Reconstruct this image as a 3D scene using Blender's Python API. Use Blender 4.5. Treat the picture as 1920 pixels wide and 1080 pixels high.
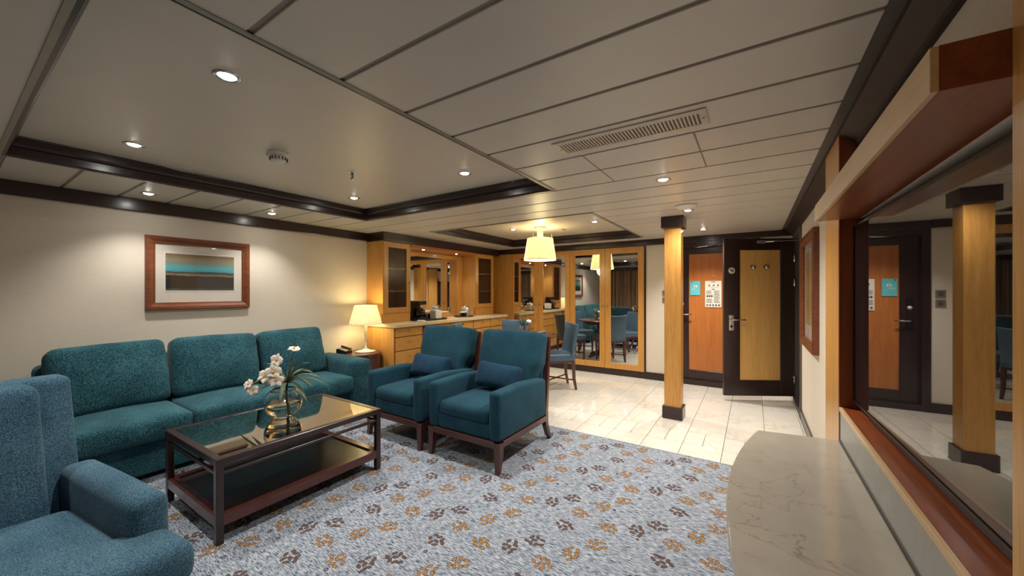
import bpy, bmesh, math, random
from mathutils import Vector, Matrix

random.seed(7)
PI = math.pi
R = math.radians
for o in list(bpy.data.objects):
    bpy.data.objects.remove(o)
scene = bpy.context.scene
COL = scene.collection

# ---------------------------------------------------------------- camera / world / exposure
FPX = 700.0
cam_data = bpy.data.cameras.new('camera')
cam_data.sensor_fit = 'HORIZONTAL'
cam_data.sensor_width = 36.0
cam_data.lens = FPX / 1920.0 * 36.0
cam_data.shift_y = 6.0 / 1920.0
cam_data.clip_start = 0.02
cam = bpy.data.objects.new('camera', cam_data)
COL.objects.link(cam)
cam.location = (0, 0, 1.35)
cam.rotation_euler = (R(90), 0, math.atan(452.0 / 700.0))
scene.camera = cam

world = bpy.data.worlds.new('world')
scene.world = world
world.use_nodes = True
world.node_tree.nodes['Background'].inputs[0].default_value = (0.9, 0.95, 1.0, 1)
world.node_tree.nodes['Background'].inputs[1].default_value = 0.05

vs = scene.view_settings
vs.view_transform = 'Standard'
vs.look = 'None'
vs.exposure = 1.68
vs.gamma = 1.0
vs.use_curve_mapping = False
DOWN_W = 20.0      # ceiling downlight power
SMALL_W = 3.0      # bar unit soffit lights
TABLE_LAMP_W = 2.8
PENDANT_W = 8.0
COOL = (1.0, 0.95, 0.88)
WARM = (1.0, 0.80, 0.42)

# ---------------------------------------------------------------- materials
def S(r, g, b):
    def f(v):
        v /= 255.0
        return v / 12.92 if v <= 0.04045 else ((v + 0.055) / 1.055) ** 2.4
    return (f(r), f(g), f(b), 1.0)

MATS = {}
def new_mat(name):
    m = bpy.data.materials.new(name)
    m.use_nodes = True
    nt = m.node_tree
    return m, nt, nt.nodes['Principled BSDF']

def N(nt, t, **kw):
    n = nt.nodes.new(t)
    for k, v in kw.items():
        setattr(n, k, v)
    return n

def L(nt, a, b):
    nt.links.new(a, b)

def ramp(nt, fac, stops):
    r = N(nt, 'ShaderNodeValToRGB')
    els = r.color_ramp.elements
    while len(els) < len(stops):
        els.new(0.5)
    for e, (p, c) in zip(els, stops):
        e.position = p
        e.color = c
    L(nt, fac, r.inputs[0])
    return r.outputs[0]

def coords(nt, scale=(1, 1, 1), rot=(0, 0, 0), kind='Object'):
    tc = N(nt, 'ShaderNodeTexCoord')
    mp = N(nt, 'ShaderNodeMapping')
    mp.inputs['Scale'].default_value = scale
    mp.inputs['Rotation'].default_value = rot
    L(nt, tc.outputs[kind], mp.inputs[0])
    return mp.outputs[0]

def noise(nt, vec, scale, detail=3.0, rough=0.5, dist=0.0):
    n = N(nt, 'ShaderNodeTexNoise')
    n.inputs['Scale'].default_value = scale
    n.inputs['Detail'].default_value = detail
    n.inputs['Roughness'].default_value = rough
    n.inputs['Distortion'].default_value = dist
    L(nt, vec, n.inputs['Vector'])
    return n.outputs[0]

def bump(nt, h, strength, dist=0.002, bs=None):
    b = N(nt, 'ShaderNodeBump')
    b.inputs['Strength'].default_value = strength
    b.inputs['Distance'].default_value = dist
    L(nt, h, b.inputs['Height'])
    if bs:
        L(nt, b.outputs[0], bs.inputs['Normal'])
    return b.outputs[0]

def plain(name, col, rough=0.5, metal=0.0, spec=0.5, var=0.06, vs_=6.0, coat=0.0):
    if name in MATS:
        return MATS[name]
    m, nt, bs = new_mat(name)
    v = coords(nt)
    n = noise(nt, v, vs_, 2)
    lo = tuple(c * (1 - var) for c in col[:3]) + (1,)
    hi = tuple(min(1, c * (1 + var)) for c in col[:3]) + (1,)
    L(nt, ramp(nt, n, [(0.3, lo), (0.7, hi)]), bs.inputs['Base Color'])
    bs.inputs['Roughness'].default_value = rough
    bs.inputs['Metallic'].default_value = metal
    bs.inputs['Specular IOR Level'].default_value = spec
    bs.inputs['Coat Weight'].default_value = coat
    bs.inputs['Coat Roughness'].default_value = 0.08
    MATS[name] = m
    return m

def wood(name, c1, c2, axis='z', rough=0.35, scale=1.0, coat=0.15, fig=0.0):
    key = name + '_' + axis
    if key in MATS:
        return MATS[key]
    m, nt, bs = new_mat(key)
    s = {'x': (1.2, 22, 22), 'y': (22, 1.2, 22), 'z': (22, 22, 1.2)}[axis]
    v = coords(nt, tuple(k * scale for k in s))
    n = noise(nt, v, 1.6, 5, 0.6, 0.6)
    v2 = coords(nt, tuple(k * scale * 5 for k in s))
    n2 = noise(nt, v2, 2.0, 2, 0.5)
    mx = N(nt, 'ShaderNodeMath', operation='MULTIPLY_ADD')
    L(nt, n2, mx.inputs[0]); mx.inputs[1].default_value = 0.35
    ad = N(nt, 'ShaderNodeMath', operation='MULTIPLY')
    L(nt, n, ad.inputs[0]); ad.inputs[1].default_value = 0.65
    L(nt, ad.outputs[0], mx.inputs[2])
    col = ramp(nt, mx.outputs[0], [(0.32, c1), (0.68, c2)])
    L(nt, col, bs.inputs['Base Color'])
    bs.inputs['Roughness'].default_value = rough
    bs.inputs['Coat Weight'].default_value = coat
    bs.inputs['Coat Roughness'].default_value = 0.2
    bump(nt, n2, 0.06, 0.001, bs)
    MATS[key] = m
    return m

def fabric(name, dark, mid, light, scale=220.0, bstr=0.5, aniso=(1, 1, 1), blotch=0.25):
    if name in MATS:
        return MATS[name]
    m, nt, bs = new_mat(name)
    v = coords(nt, aniso)
    n = noise(nt, v, scale, 2.5, 0.65)
    big = noise(nt, coords(nt), 5.0, 2)
    a = N(nt, 'ShaderNodeMath', operation='MULTIPLY_ADD')
    L(nt, big, a.inputs[0]); a.inputs[1].default_value = blotch
    L(nt, n, a.inputs[2])
    sh = blotch * 0.5
    L(nt, ramp(nt, a.outputs[0], [(0.34 + sh, dark), (0.5 + sh, mid), (0.68 + sh, light)]), bs.inputs['Base Color'])
    bs.inputs['Roughness'].default_value = 0.95
    bs.inputs['Specular IOR Level'].default_value = 0.15
    bs.inputs['Sheen Weight'].default_value = 0.08
    bs.inputs['Sheen Roughness'].default_value = 0.4
    bump(nt, n, bstr, 0.003, bs)
    MATS[name] = m
    return m

def glass(name, col=(1, 1, 1, 1), rough=0.0, ior=1.45):
    if name in MATS:
        return MATS[name]
    m, nt, bs = new_mat(name)
    bs.inputs['Base Color'].default_value = col
    bs.inputs['Transmission Weight'].default_value = 1.0
    bs.inputs['Roughness'].default_value = rough
    bs.inputs['IOR'].default_value = ior
    MATS[name] = m
    return m

def emitter(name, col, strength):
    m, nt, bs = new_mat(name)
    bs.inputs['Base Color'].default_value = (0.8, 0.8, 0.8, 1)
    bs.inputs['Emission Color'].default_value = col + (1,)
    bs.inputs['Emission Strength'].default_value = strength
    return m

HON1, HON2 = S(188, 130, 60), S(218, 164, 88)
ORA1, ORA2 = S(168, 96, 42), S(196, 122, 60)
DRK1, DRK2 = S(34, 19, 19), S(56, 34, 33)
MAH1, MAH2 = S(58, 28, 24), S(92, 48, 38)
RED1, RED2 = S(122, 58, 28), S(156, 82, 42)
def honey(a='z'): return wood('honey_maple', HON1, HON2, a)
def orange(a='z'): return wood('cherry', ORA1, ORA2, a)
def dark(a='z'): return wood('wenge', DRK1, DRK2, a, rough=0.3, coat=0.3)
def mahog(a='z'): return wood('mahogany', MAH1, MAH2, a, rough=0.3, coat=0.3)
def redwood(a='z'): return wood('red_cherry', RED1, RED2, a, rough=0.35)

def wallpaper():
    m, nt, bs = new_mat('woven_wallpaper')
    v = coords(nt, (60, 4, 320), kind='Object')
    n = noise(nt, v, 1.0, 3, 0.6)
    v2 = coords(nt, (4, 60, 320), kind='Object')
    n2 = noise(nt, v2, 1.0, 3, 0.6)
    a = N(nt, 'ShaderNodeMath', operation='ADD')
    L(nt, n, a.inputs[0]); L(nt, n2, a.inputs[1])
    L(nt, ramp(nt, a.outputs[0], [(0.3, S(196, 184, 166)), (1.0, S(222, 212, 196))]), bs.inputs['Base Color'])
    bs.inputs['Roughness'].default_value = 0.75
    bs.inputs['Specular IOR Level'].default_value = 0.25
    bump(nt, a.outputs[0], 0.12, 0.001, bs)
    return m
M_WALL = wallpaper()
M_CEIL = plain('ceiling_enamel', S(214, 207, 194), 0.34, var=0.015)
M_CEILP = plain('recess_enamel', S(216, 206, 190), 0.4, var=0.015)
M_SEAM = plain('ceiling_channel', S(150, 142, 130), 0.5)
M_ALU = plain('satin_aluminium', S(176, 170, 160), 0.35, 0.7)
M_CHROME = plain('chrome', S(214, 212, 206), 0.15, 1.0, var=0.02)
M_BRASS = plain('nickel_knob', S(190, 180, 160), 0.25, 1.0)
M_WHITE = plain('white_enamel', S(232, 228, 218), 0.4, var=0.02)
M_BLACK = plain('black_plastic', S(20, 19, 20), 0.35, var=0.1)
M_GREYTRIM = plain('grey_trim', S(92, 84, 80), 0.45)
M_TILEGROUT = plain('grout', S(160, 152, 140), 0.8)
M_SOFA = fabric('teal_chenille', S(16, 45, 54), S(40, 81, 92), S(76, 121, 130), 230, 0.5, (1.0, 1.0, 0.35))
M_CHAIR = fabric('teal_weave', S(20, 52, 66), S(33, 70, 86), S(52, 92, 106), 330, 0.3)
M_PILLOW = fabric('navy_teal_weave', S(18, 42, 62), S(30, 60, 84), S(52, 84, 106), 330, 0.35)
M_LCHAIR = fabric('slate_blue_chenille', S(30, 59, 77), S(62, 95, 115), S(104, 137, 154), 260, 0.6)
M_LEATHER = plain('blue_leather', S(66, 94, 116), 0.35, spec=0.5, var=0.1, vs_=14)
M_PIPING = plain('pale_piping', S(120, 132, 138), 0.6)

def mirror_mat(name, col, rough=0.0):
    m, nt, bs = new_mat(name)
    n = noise(nt, coords(nt), 3.0, 1)
    lo = tuple(c * 0.985 for c in col[:3]) + (1,)
    L(nt, ramp(nt, n, [(0.3, lo), (0.7, col)]), bs.inputs['Base Color'])
    bs.inputs['Metallic'].default_value = 1.0
    bs.inputs['Roughness'].default_value = rough
    return m
M_MIRROR = mirror_mat('mirror_silver', (0.86, 0.86, 0.83, 1))
M_BRONZE = mirror_mat('bronze_mirror_glass', (0.60, 0.53, 0.44, 1), 0.015)

def tv_mat():
    m, nt, bs = new_mat('tv_screen_glass')
    n = noise(nt, coords(nt), 2.0, 1)
    L(nt, ramp(nt, n, [(0.3, (0.010, 0.010, 0.012, 1)), (0.7, (0.014, 0.014, 0.016, 1))]), bs.inputs['Base Color'])
    bs.inputs['Roughness'].default_value = 0.015
    bs.inputs['IOR'].default_value = 2.3
    return m
M_TV = tv_mat()

def marble(name, base, vein, rough, scale, veinw=0.03, amt=0.5):
    m, nt, bs = new_mat(name)
    v = coords(nt)
    n = noise(nt, v, scale, 6, 0.6, 0.9)
    s = N(nt, 'ShaderNodeMath', operation='SUBTRACT'); L(nt, n, s.inputs[0]); s.inputs[1].default_value = 0.5
    ab = N(nt, 'ShaderNodeMath', operation='ABSOLUTE'); L(nt, s.outputs[0], ab.inputs[0])
    veinc = tuple(b * (1 - amt) + w * amt for b, w in zip(base, vein))
    col = ramp(nt, ab.outputs[0], [(0.0, veinc), (veinw, base)])
    cl = noise(nt, v, scale * 2.5, 4, 0.6)
    shade = ramp(nt, cl, [(0.3, (0.90, 0.90, 0.90, 1)), (0.7, (1, 1, 1, 1))])
    # veins only where a second noise is high
    mk = ramp(nt, noise(nt, v, scale * 0.7, 2), [(0.45, (0, 0, 0, 1)), (0.6, (1, 1, 1, 1))])
    mixv = N(nt, 'ShaderNodeMix', data_type='RGBA')
    L(nt, mk, mixv.inputs[0]); mixv.inputs[6].default_value = base; L(nt, col, mixv.inputs[7])
    mul = N(nt, 'ShaderNodeMix', data_type='RGBA', blend_type='MULTIPLY')
    mul.inputs[0].default_value = 1.0
    L(nt, mixv.outputs[2], mul.inputs[6]); L(nt, shade, mul.inputs[7])
    L(nt, mul.outputs[2], bs.inputs['Base Color'])
    bs.inputs['Roughness'].default_value = rough
    return m
M_TILE = marble('cream_marble_tile', S(236, 230, 218), S(184, 172, 154), 0.10, 2.2, 0.02, 0.35)
M_STONE = marble('beige_marble_top', S(176, 168, 154), S(122, 102, 76), 0.14, 3.2, 0.007, 0.6)
M_UPSTAND = marble('grey_stone_upstand', S(166, 167, 163), S(200, 200, 196), 0.4, 9.0, 0.05, 0.3)
M_WORKTOP = marble('cream_worktop', S(226, 204, 160), S(188, 164, 120), 0.25, 5.0, 0.03, 0.3)

def carpet_mat():
    m, nt, bs = new_mat('leaf_carpet')
    tc = N(nt, 'ShaderNodeTexCoord')
    P = tc.outputs['Object']
    # one sprig of eight leaves, as a node group on local coordinates (metres)
    g = bpy.data.node_groups.new('sprig', 'ShaderNodeTree')
    g.interface.new_socket('Vector', in_out='INPUT', socket_type='NodeSocketVector')
    g.interface.new_socket('Leaf', in_out='OUTPUT', socket_type='NodeSocketFloat')
    gi = g.nodes.new('NodeGroupInput'); go = g.nodes.new('NodeGroupOutput')
    leaves = [(-0.036, 0.020, 20), (-0.012, 0.026, 60), (0.014, 0.026, 110), (0.037, 0.016, 150),
              (-0.034, -0.012, -25), (-0.006, -0.022, -70), (0.022, -0.016, -120), (0.004, 0.001, 10)]
    cur = None
    for (lx, ly, ang) in [(a * 1.12, b * 1.18, c) for a, b, c in leaves]:
        mp = g.nodes.new('ShaderNodeMapping'); mp.vector_type = 'TEXTURE'
        mp.inputs['Location'].default_value = (lx, ly, 0)
        mp.inputs['Rotation'].default_value = (0, 0, R(ang))
        mp.inputs['Scale'].default_value = (0.0172, 0.0104, 1)
        g.links.new(gi.outputs[0], mp.inputs[0])
        ln = g.nodes.new('ShaderNodeVectorMath'); ln.operation = 'LENGTH'
        g.links.new(mp.outputs[0], ln.inputs[0])
        if cur is None:
            cur = ln.outputs['Value']
        else:
            mn = g.nodes.new('ShaderNodeMath'); mn.operation = 'MINIMUM'
            g.links.new(cur, mn.inputs[0]); g.links.new(ln.outputs['Value'], mn.inputs[1])
            cur = mn.outputs[0]
    g.links.new(cur, go.inputs[0])
    # flatten z so that distances are on the floor plane
    fl = N(nt, 'ShaderNodeVectorMath', operation='MULTIPLY'); L(nt, P, fl.inputs[0]); fl.inputs[1].default_value = (1, 1, 0)
    wob = N(nt, 'ShaderNodeTexNoise'); wob.inputs['Scale'].default_value = 90; L(nt, fl.outputs[0], wob.inputs['Vector'])
    wsub = N(nt, 'ShaderNodeVectorMath', operation='SUBTRACT'); L(nt, wob.outputs[1], wsub.inputs[0]); wsub.inputs[1].default_value = (0.5, 0.5, 0.5)
    wsc = N(nt, 'ShaderNodeVectorMath', operation='MULTIPLY'); L(nt, wsub.outputs[0], wsc.inputs[0]); wsc.inputs[1].default_value = (0.005, 0.005, 0)
    wad = N(nt, 'ShaderNodeVectorMath', operation='ADD'); L(nt, fl.outputs[0], wad.inputs[0]); L(nt, wsc.outputs[0], wad.inputs[1])
    PX, PY = 0.53, 0.495
    motifs = [('g', 0, 0, 15), ('g', .091, .144, 95), ('g', .181, .28, 150), ('d', .422, .135, 170),
              ('d', .329, .02, 75), ('g', .189, .459, 200), ('d', .501, .334, 20)]
    best = {'g': None, 'd': None}
    for kind, ox, oy, ang in motifs:
        sb = N(nt, 'ShaderNodeVectorMath', operation='SUBTRACT')
        L(nt, wad.outputs[0], sb.inputs[0]); sb.inputs[1].default_value = (-0.884 + ox, 1.634 + oy, 0)
        wr = N(nt, 'ShaderNodeVectorMath', operation='WRAP')
        L(nt, sb.outputs[0], wr.inputs[0])
        wr.inputs[1].default_value = (PX / 2, PY / 2, 1); wr.inputs[2].default_value = (-PX / 2, -PY / 2, -1)
        ro = N(nt, 'ShaderNodeVectorRotate', rotation_type='Z_AXIS')
        L(nt, wr.outputs[0], ro.inputs[0]); ro.inputs['Angle'].default_value = R(ang)
        gn = nt.nodes.new('ShaderNodeGroup'); gn.node_tree = g
        L(nt, ro.outputs[0], gn.inputs[0])
        if best[kind] is None:
            best[kind] = gn.outputs[0]
        else:
            mn = N(nt, 'ShaderNodeMath', operation='MINIMUM')
            L(nt, best[kind], mn.inputs[0]); L(nt, gn.outputs[0], mn.inputs[1])
            best[kind] = mn.outputs[0]
    # pile: streaks running along X
    st = noise(nt, coords(nt, (26, 230, 1)), 1.0, 3, 0.7, 0.3)
    st2 = noise(nt, coords(nt, (9, 30, 1)), 1.0, 2)
    ad = N(nt, 'ShaderNodeMath', operation='MULTIPLY_ADD'); L(nt, st2, ad.inputs[0]); ad.inputs[1].default_value = 0.10; L(nt, st, ad.inputs[2])
    base = ramp(nt, ad.outputs[0], [(0.43, S(60, 72, 90)), (0.53, S(128, 137, 150)), (0.62, S(182, 188, 196))])
    # small outlined single leaves
    vo = N(nt, 'ShaderNodeTexVoronoi', feature='F1'); vo.inputs['Scale'].default_value = 9.0
    vo.inputs['Randomness'].default_value = 0.75
    L(nt, wad.outputs[0], vo.inputs['Vector'])
    ring = ramp(nt, vo.outputs['Distance'], [(0.055, (0, 0, 0, 1)), (0.062, (1, 1, 1, 1)), (0.105, (1, 1, 1, 1)), (0.112, (0, 0, 0, 1))])
    mr = N(nt, 'ShaderNodeMix', data_type='RGBA'); L(nt, ring, mr.inputs[0]); L(nt, base, mr.inputs[6]); mr.inputs[7].default_value = S(66, 60, 70)
    cur = mr.outputs[2]
    for kind, fill, line in (('g', S(160, 118, 72), S(66, 52, 48)), ('d', S(100, 78, 72), S(60, 48, 50))):
        li = ramp(nt, best[kind], [(0.0, (1, 1, 1, 1)), (1.0, (1, 1, 1, 1))])
        lt = N(nt, 'ShaderNodeMath', operation='LESS_THAN'); L(nt, best[kind], lt.inputs[0]); lt.inputs[1].default_value = 1.0
        lt2 = N(nt, 'ShaderNodeMath', operation='LESS_THAN'); L(nt, best[kind], lt2.inputs[0]); lt2.inputs[1].default_value = 0.80
        m1 = N(nt, 'ShaderNodeMix', data_type='RGBA'); L(nt, lt.outputs[0], m1.inputs[0]); L(nt, cur, m1.inputs[6]); m1.inputs[7].default_value = line
        m2 = N(nt, 'ShaderNodeMix', data_type='RGBA'); L(nt, lt2.outputs[0], m2.inputs[0]); L(nt, m1.outputs[2], m2.inputs[6]); m2.inputs[7].default_value = fill
        cur = m2.outputs[2]
    L(nt, cur, bs.inputs['Base Color'])
    bs.inputs['Roughness'].default_value = 1.0
    bs.inputs['Specular IOR Level'].default_value = 0.1
    bump(nt, st, 0.35, 0.003, bs)
    return m
M_CARPET = carpet_mat()

# ---------------------------------------------------------------- geometry helpers
def link(o, parent=None):
    COL.objects.link(o)
    if parent is not None:
        o.parent = parent
    return o

def tag(o, label=None, cat=None, group=None, kind=None):
    if label: o['label'] = label
    if cat: o['category'] = cat
    if group: o['group'] = group
    if kind: o['kind'] = kind
    return o

def thing(name, label, cat, loc=(0, 0, 0), rz=0.0, group=None, rot=None, kind=None):
    o = bpy.data.objects.new(name, None)
    o.empty_display_size = 0.1
    o.location = loc
    o.rotation_euler = rot if rot else (0, 0, rz)
    link(o)
    return tag(o, label, cat, group, kind)

def make(name, me, mat, parent=None, loc=(0, 0, 0), rot=(0, 0, 0), smooth=False):
    o = bpy.data.objects.new(name, me)
    o.location = loc
    o.rotation_euler = rot
    if mat is not None:
        if len(me.materials) == 0:
            me.materials.append(mat)
    if smooth:
        for p in me.polygons:
            p.use_smooth = True
    return link(o, parent)

def bm_mesh(name, bm):
    bmesh.ops.recalc_face_normals(bm, faces=bm.faces[:])
    me = bpy.data.meshes.new(name)
    bm.to_mesh(me)
    bm.free()
    return me

def add_box(bm, c, s, bev=0.0, seg=1, rot=None):
    r = bmesh.ops.create_cube(bm, size=1.0)
    vs_ = r['verts']
    for v in vs_:
        v.co = Vector((v.co.x * s[0], v.co.y * s[1], v.co.z * s[2]))
    if bev > 0:
        es = list({e for v in vs_ for e in v.link_edges})
        rb = bmesh.ops.bevel(bm, geom=es, offset=min(bev, min(s) * 0.45), segments=seg, affect='EDGES', profile=0.5)
        vs_ = list({v for f in rb['faces'] for v in f.verts} | {v for v in vs_ if v.is_valid})
    M = Matrix.Translation(Vector(c))
    if rot is not None:
        M = M @ rot
    for v in vs_:
        v.co = M @ v.co

def box(name, c, s, mat, parent=None, bev=0.003, seg=1, rot=(0, 0, 0)):
    bm = bmesh.new()
    add_box(bm, (0, 0, 0), s, bev, seg)
    return make(name, bm_mesh(name, bm), mat, parent, c, rot)

def bb(name, x0, x1, y0, y1, z0, z1, mat, parent=None, bev=0.003):
    return box(name, ((x0 + x1) / 2, (y0 + y1) / 2, (z0 + z1) / 2), (abs(x1 - x0), abs(y1 - y0), abs(z1 - z0)), mat, parent, bev)

def boxes(name, lst, mat, parent=None, bev=0.0):
    bm = bmesh.new()
    for (x0, x1, y0, y1, z0, z1) in lst:
        add_box(bm, ((x0 + x1) / 2, (y0 + y1) / 2, (z0 + z1) / 2), (x1 - x0, y1 - y0, z1 - z0), bev)
    return make(name, bm_mesh(name, bm), mat, parent)

def lathe(name, prof, mat, parent=None, loc=(0, 0, 0), seg=28, rot=(0, 0, 0), smooth=True, pleat=0.0, npleat=0):
    bm = bmesh.new()
    rings = []
    for (r, z) in prof:
        if r < 1e-5:
            rings.append([bm.verts.new((0, 0, z))])
        else:
            ring = []
            for i in range(seg):
                a = 2 * PI * i / seg
                rr = r * (1 + (pleat * math.cos(npleat * a) if npleat else 0))
                ring.append(bm.verts.new((rr * math.cos(a), rr * math.sin(a), z)))
            rings.append(ring)
    for a, b in zip(rings[:-1], rings[1:]):
        for i in range(seg):
            j = (i + 1) % seg
            va = [a[0]] if len(a) == 1 else [a[i], a[j]]
            vb = [b[0]] if len(b) == 1 else [b[j], b[i]]
            f = va + vb
            if len(f) >= 3:
                bm.faces.new(f)
    return make(name, bm_mesh(name, bm), mat, parent, loc, rot, smooth)

def tube(name, pts, rad, mat, parent=None, seg=8, loc=(0, 0, 0), flat=1.0, rot=(0, 0, 0)):
    """swept round tube; rad may be a list"""
    pts = [Vector(p) for p in pts]
    n = len(pts)
    rads = rad if isinstance(rad, (list, tuple)) else [rad] * n
    bm = bmesh.new()
    rings = []
    prev = None
    for i, p in enumerate(pts):
        t = (pts[min(i + 1, n - 1)] - pts[max(i - 1, 0)]).normalized()
        ref = Vector((0, 0, 1)) if abs(t.z) < 0.95 else Vector((1, 0, 0))
        u = t.cross(ref).normalized() if prev is None else (prev - t * prev.dot(t)).normalized()
        prev = u
        w = t.cross(u)
        rings.append([bm.verts.new(p + (u * math.cos(2 * PI * k / seg) + w * math.sin(2 * PI * k / seg) * flat) * rads[i]) for k in range(seg)])
    for a, b in zip(rings[:-1], rings[1:]):
        for k in range(seg):
            bm.faces.new([a[k], a[(k + 1) % seg], b[(k + 1) % seg], b[k]])
    bm.faces.new(rings[0][::-1]); bm.faces.new(rings[-1])
    return make(name, bm_mesh(name, bm), mat, parent, loc, rot, True)

def sweep_rect(name, pts, sizes, mat, parent=None, loc=(0, 0, 0), xdir=Vector((1, 0, 0)), bev=0.003):
    """square-section member along pts; sizes = (wx, wd) per point; section spans xdir and its normal"""
    pts = [Vector(p) for p in pts]
    n = len(pts)
    bm = bmesh.new()
    rings = []
    for i, p in enumerate(pts):
        t = (pts[min(i + 1, n - 1)] - pts[max(i - 1, 0)]).normalized()
        u = (xdir - t * xdir.dot(t)).normalized()
        w = t.cross(u)
        a, b = sizes[i][0] / 2, sizes[i][1] / 2
        ring = [p + u * sx * a + w * sy * b for sx, sy in ((-1, -1), (1, -1), (1, 1), (-1, 1))]
        if p.z == 0:
            for q in ring: q.z = 0.001
        rings.append([bm.verts.new(q) for q in ring])
    for a, b in zip(rings[:-1], rings[1:]):
        for k in range(4):
            bm.faces.new([a[k], a[(k + 1) % 4], b[(k + 1) % 4], b[k]])
    bm.faces.new(rings[0][::-1]); bm.faces.new(rings[-1])
    bmesh.ops.recalc_face_normals(bm, faces=bm.faces[:])
    if bev:
        es = [e for e in bm.edges if len(e.link_faces) == 2 and e.calc_face_angle() > 0.9]
        bmesh.ops.bevel(bm, geom=es, offset=bev, segments=1, affect='EDGES')
    return make(name, bm_mesh(name, bm), mat, parent, loc)

def frame_mesh(name, x0, x1, y0, y1, prof, mat, parent=None, loc=(0, 0, 0), rot=(0, 0, 0)):
    """closed profile [(inset, z)...] swept with mitres round a rectangle"""
    bm = bmesh.new()
    cs = []
    for cx, cy, sx, sy in ((x0, y0, 1, 1), (x1, y0, -1, 1), (x1, y1, -1, -1), (x0, y1, 1, -1)):
        cs.append([bm.verts.new((cx + sx * i, cy + sy * i, z)) for (i, z) in prof])
    n = len(prof)
    for a in range(4):
        A, B = cs[a], cs[(a + 1) % 4]
        for k in range(n):
            bm.faces.new([A[k], B[k], B[(k + 1) % n], A[(k + 1) % n]])
    return make(name, bm_mesh(name, bm), mat, parent, loc, rot)

def prism(name, outline, z0, z1, mat, parent=None, loc=(0, 0, 0), rot=(0, 0, 0), bev=0.0):
    bm = bmesh.new()
    a = [bm.verts.new((x, y, z0)) for x, y in outline]
    b = [bm.verts.new((x, y, z1)) for x, y in outline]
    bm.faces.new(a[::-1]); bm.faces.new(b)
    n = len(a)
    for i in range(n):
        bm.faces.new([a[i], a[(i + 1) % n], b[(i + 1) % n], b[i]])
    bmesh.ops.recalc_face_normals(bm, faces=bm.faces[:])
    if bev:
        es = [e for e in bm.edges if len(e.link_faces) == 2 and e.calc_face_angle() > 1.0]
        bmesh.ops.bevel(bm, geom=es, offset=bev, segments=2, affect='EDGES')
    return make(name, bm_mesh(name, bm), mat, parent, loc, rot)

def soft(name, s, r, mat, parent=None, loc=(0, 0, 0), rot=(0, 0, 0), n=(8, 8, 8), seg=3, puff=(0, 0, 0), deform=None, wrinkle=0.0):
    """rounded, puffed cushion body of size s"""
    hx = [s[0] / 2, s[1] / 2, s[2] / 2]
    ax = []
    for k in range(3):
        h = hx[k]; rr = min(r, h * 0.98)
        ed = [h - rr + rr * math.sin(i / seg * PI / 2) for i in range(1, seg + 1)]
        inner = [-(h - rr) + 2 * (h - rr) * i / n[k] for i in range(n[k] + 1)]
        ax.append([-e for e in ed[::-1]] + inner + ed)
    nx, ny, nz = len(ax[0]), len(ax[1]), len(ax[2])
    bm = bmesh.new()
    vd = {}
    rng = random.Random(hash(name) % 1000 + int(1000 * s[0]))
    ph = [rng.uniform(0, 6) for _ in range(4)]
    def V(i, j, k):
        key = (i, j, k)
        if key in vd: return vd[key]
        p = [ax[0][i], ax[1][j], ax[2][k]]
        rr = [min(r, h * 0.98) for h in hx]
        q = [max(-(h - t), min(h - t, v)) for v, h, t in zip(p, hx, rr)]
        d = Vector([(p[a] - q[a]) / rr[a] for a in range(3)])
        m = max(abs(d.x), abs(d.y), abs(d.z))
        if m > 1e-9 and d.length > 1e-9:
            d = d * (m / d.length)
        p = [q[a] + d[a] * rr[a] for a in range(3)]
        u = [p[a] / hx[a] for a in range(3)]
        for a in range(3):
            b, c = (a + 1) % 3, (a + 2) % 3
            p[a] += puff[a] * u[a] * max(0, 1 - u[b] ** 2) * max(0, 1 - u[c] ** 2)
        if wrinkle:
            w = math.sin(u[0] * 9 + ph[0] + 3 * u[2]) * math.sin(u[2] * 7 + ph[1] + 2 * u[0])
            e = max(abs(u[0]), abs(u[2])) ** 3
            p[1] += wrinkle * w * (0.35 + e)
        v = Vector(p)
        if deform: v = deform(v)
        vd[key] = bm.verts.new(v)
        return vd[key]
    def quad(a, b, c, d):
        bm.faces.new([a, b, c, d])
    for i in range(nx - 1):
        for j in range(ny - 1):
            quad(V(i, j, 0), V(i, j + 1, 0), V(i + 1, j + 1, 0), V(i + 1, j, 0))
            quad(V(i, j, nz - 1), V(i + 1, j, nz - 1), V(i + 1, j + 1, nz - 1), V(i, j + 1, nz - 1))
    for i in range(nx - 1):
        for k in range(nz - 1):
            quad(V(i, 0, k), V(i + 1, 0, k), V(i + 1, 0, k + 1), V(i, 0, k + 1))
            quad(V(i, ny - 1, k), V(i, ny - 1, k + 1), V(i + 1, ny - 1, k + 1), V(i + 1, ny - 1, k))
    for j in range(ny - 1):
        for k in range(nz - 1):
            quad(V(0, j, k), V(0, j, k + 1), V(0, j + 1, k + 1), V(0, j + 1, k))
            quad(V(nx - 1, j, k), V(nx - 1, j + 1, k), V(nx - 1, j + 1, k + 1), V(nx - 1, j, k + 1))
    return make(name, bm_mesh(name, bm), mat, parent, loc, rot, True)

def copy_tree(o, parent=None):
    c = o.copy()
    COL.objects.link(c)
    c.parent = parent
    for ch in list(o.children):
        copy_tree(ch, c)
    return c

def spot(name, parent, loc, power, angle=110, blend=0.6, col=COOL, size=0.03):
    ld = bpy.data.lights.new(name, 'SPOT')
    ld.energy = power; ld.spot_size = R(angle); ld.spot_blend = blend
    ld.color = col; ld.shadow_soft_size = size
    o = bpy.data.objects.new(name, ld)
    o.location = loc
    return link(o, parent)

def point(name, parent, loc, power, col=WARM, size=0.05):
    ld = bpy.data.lights.new(name, 'POINT')
    ld.energy = power; ld.color = col; ld.shadow_soft_size = size
    o = bpy.data.objects.new(name, ld)
    o.location = loc
    return link(o, parent)

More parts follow.
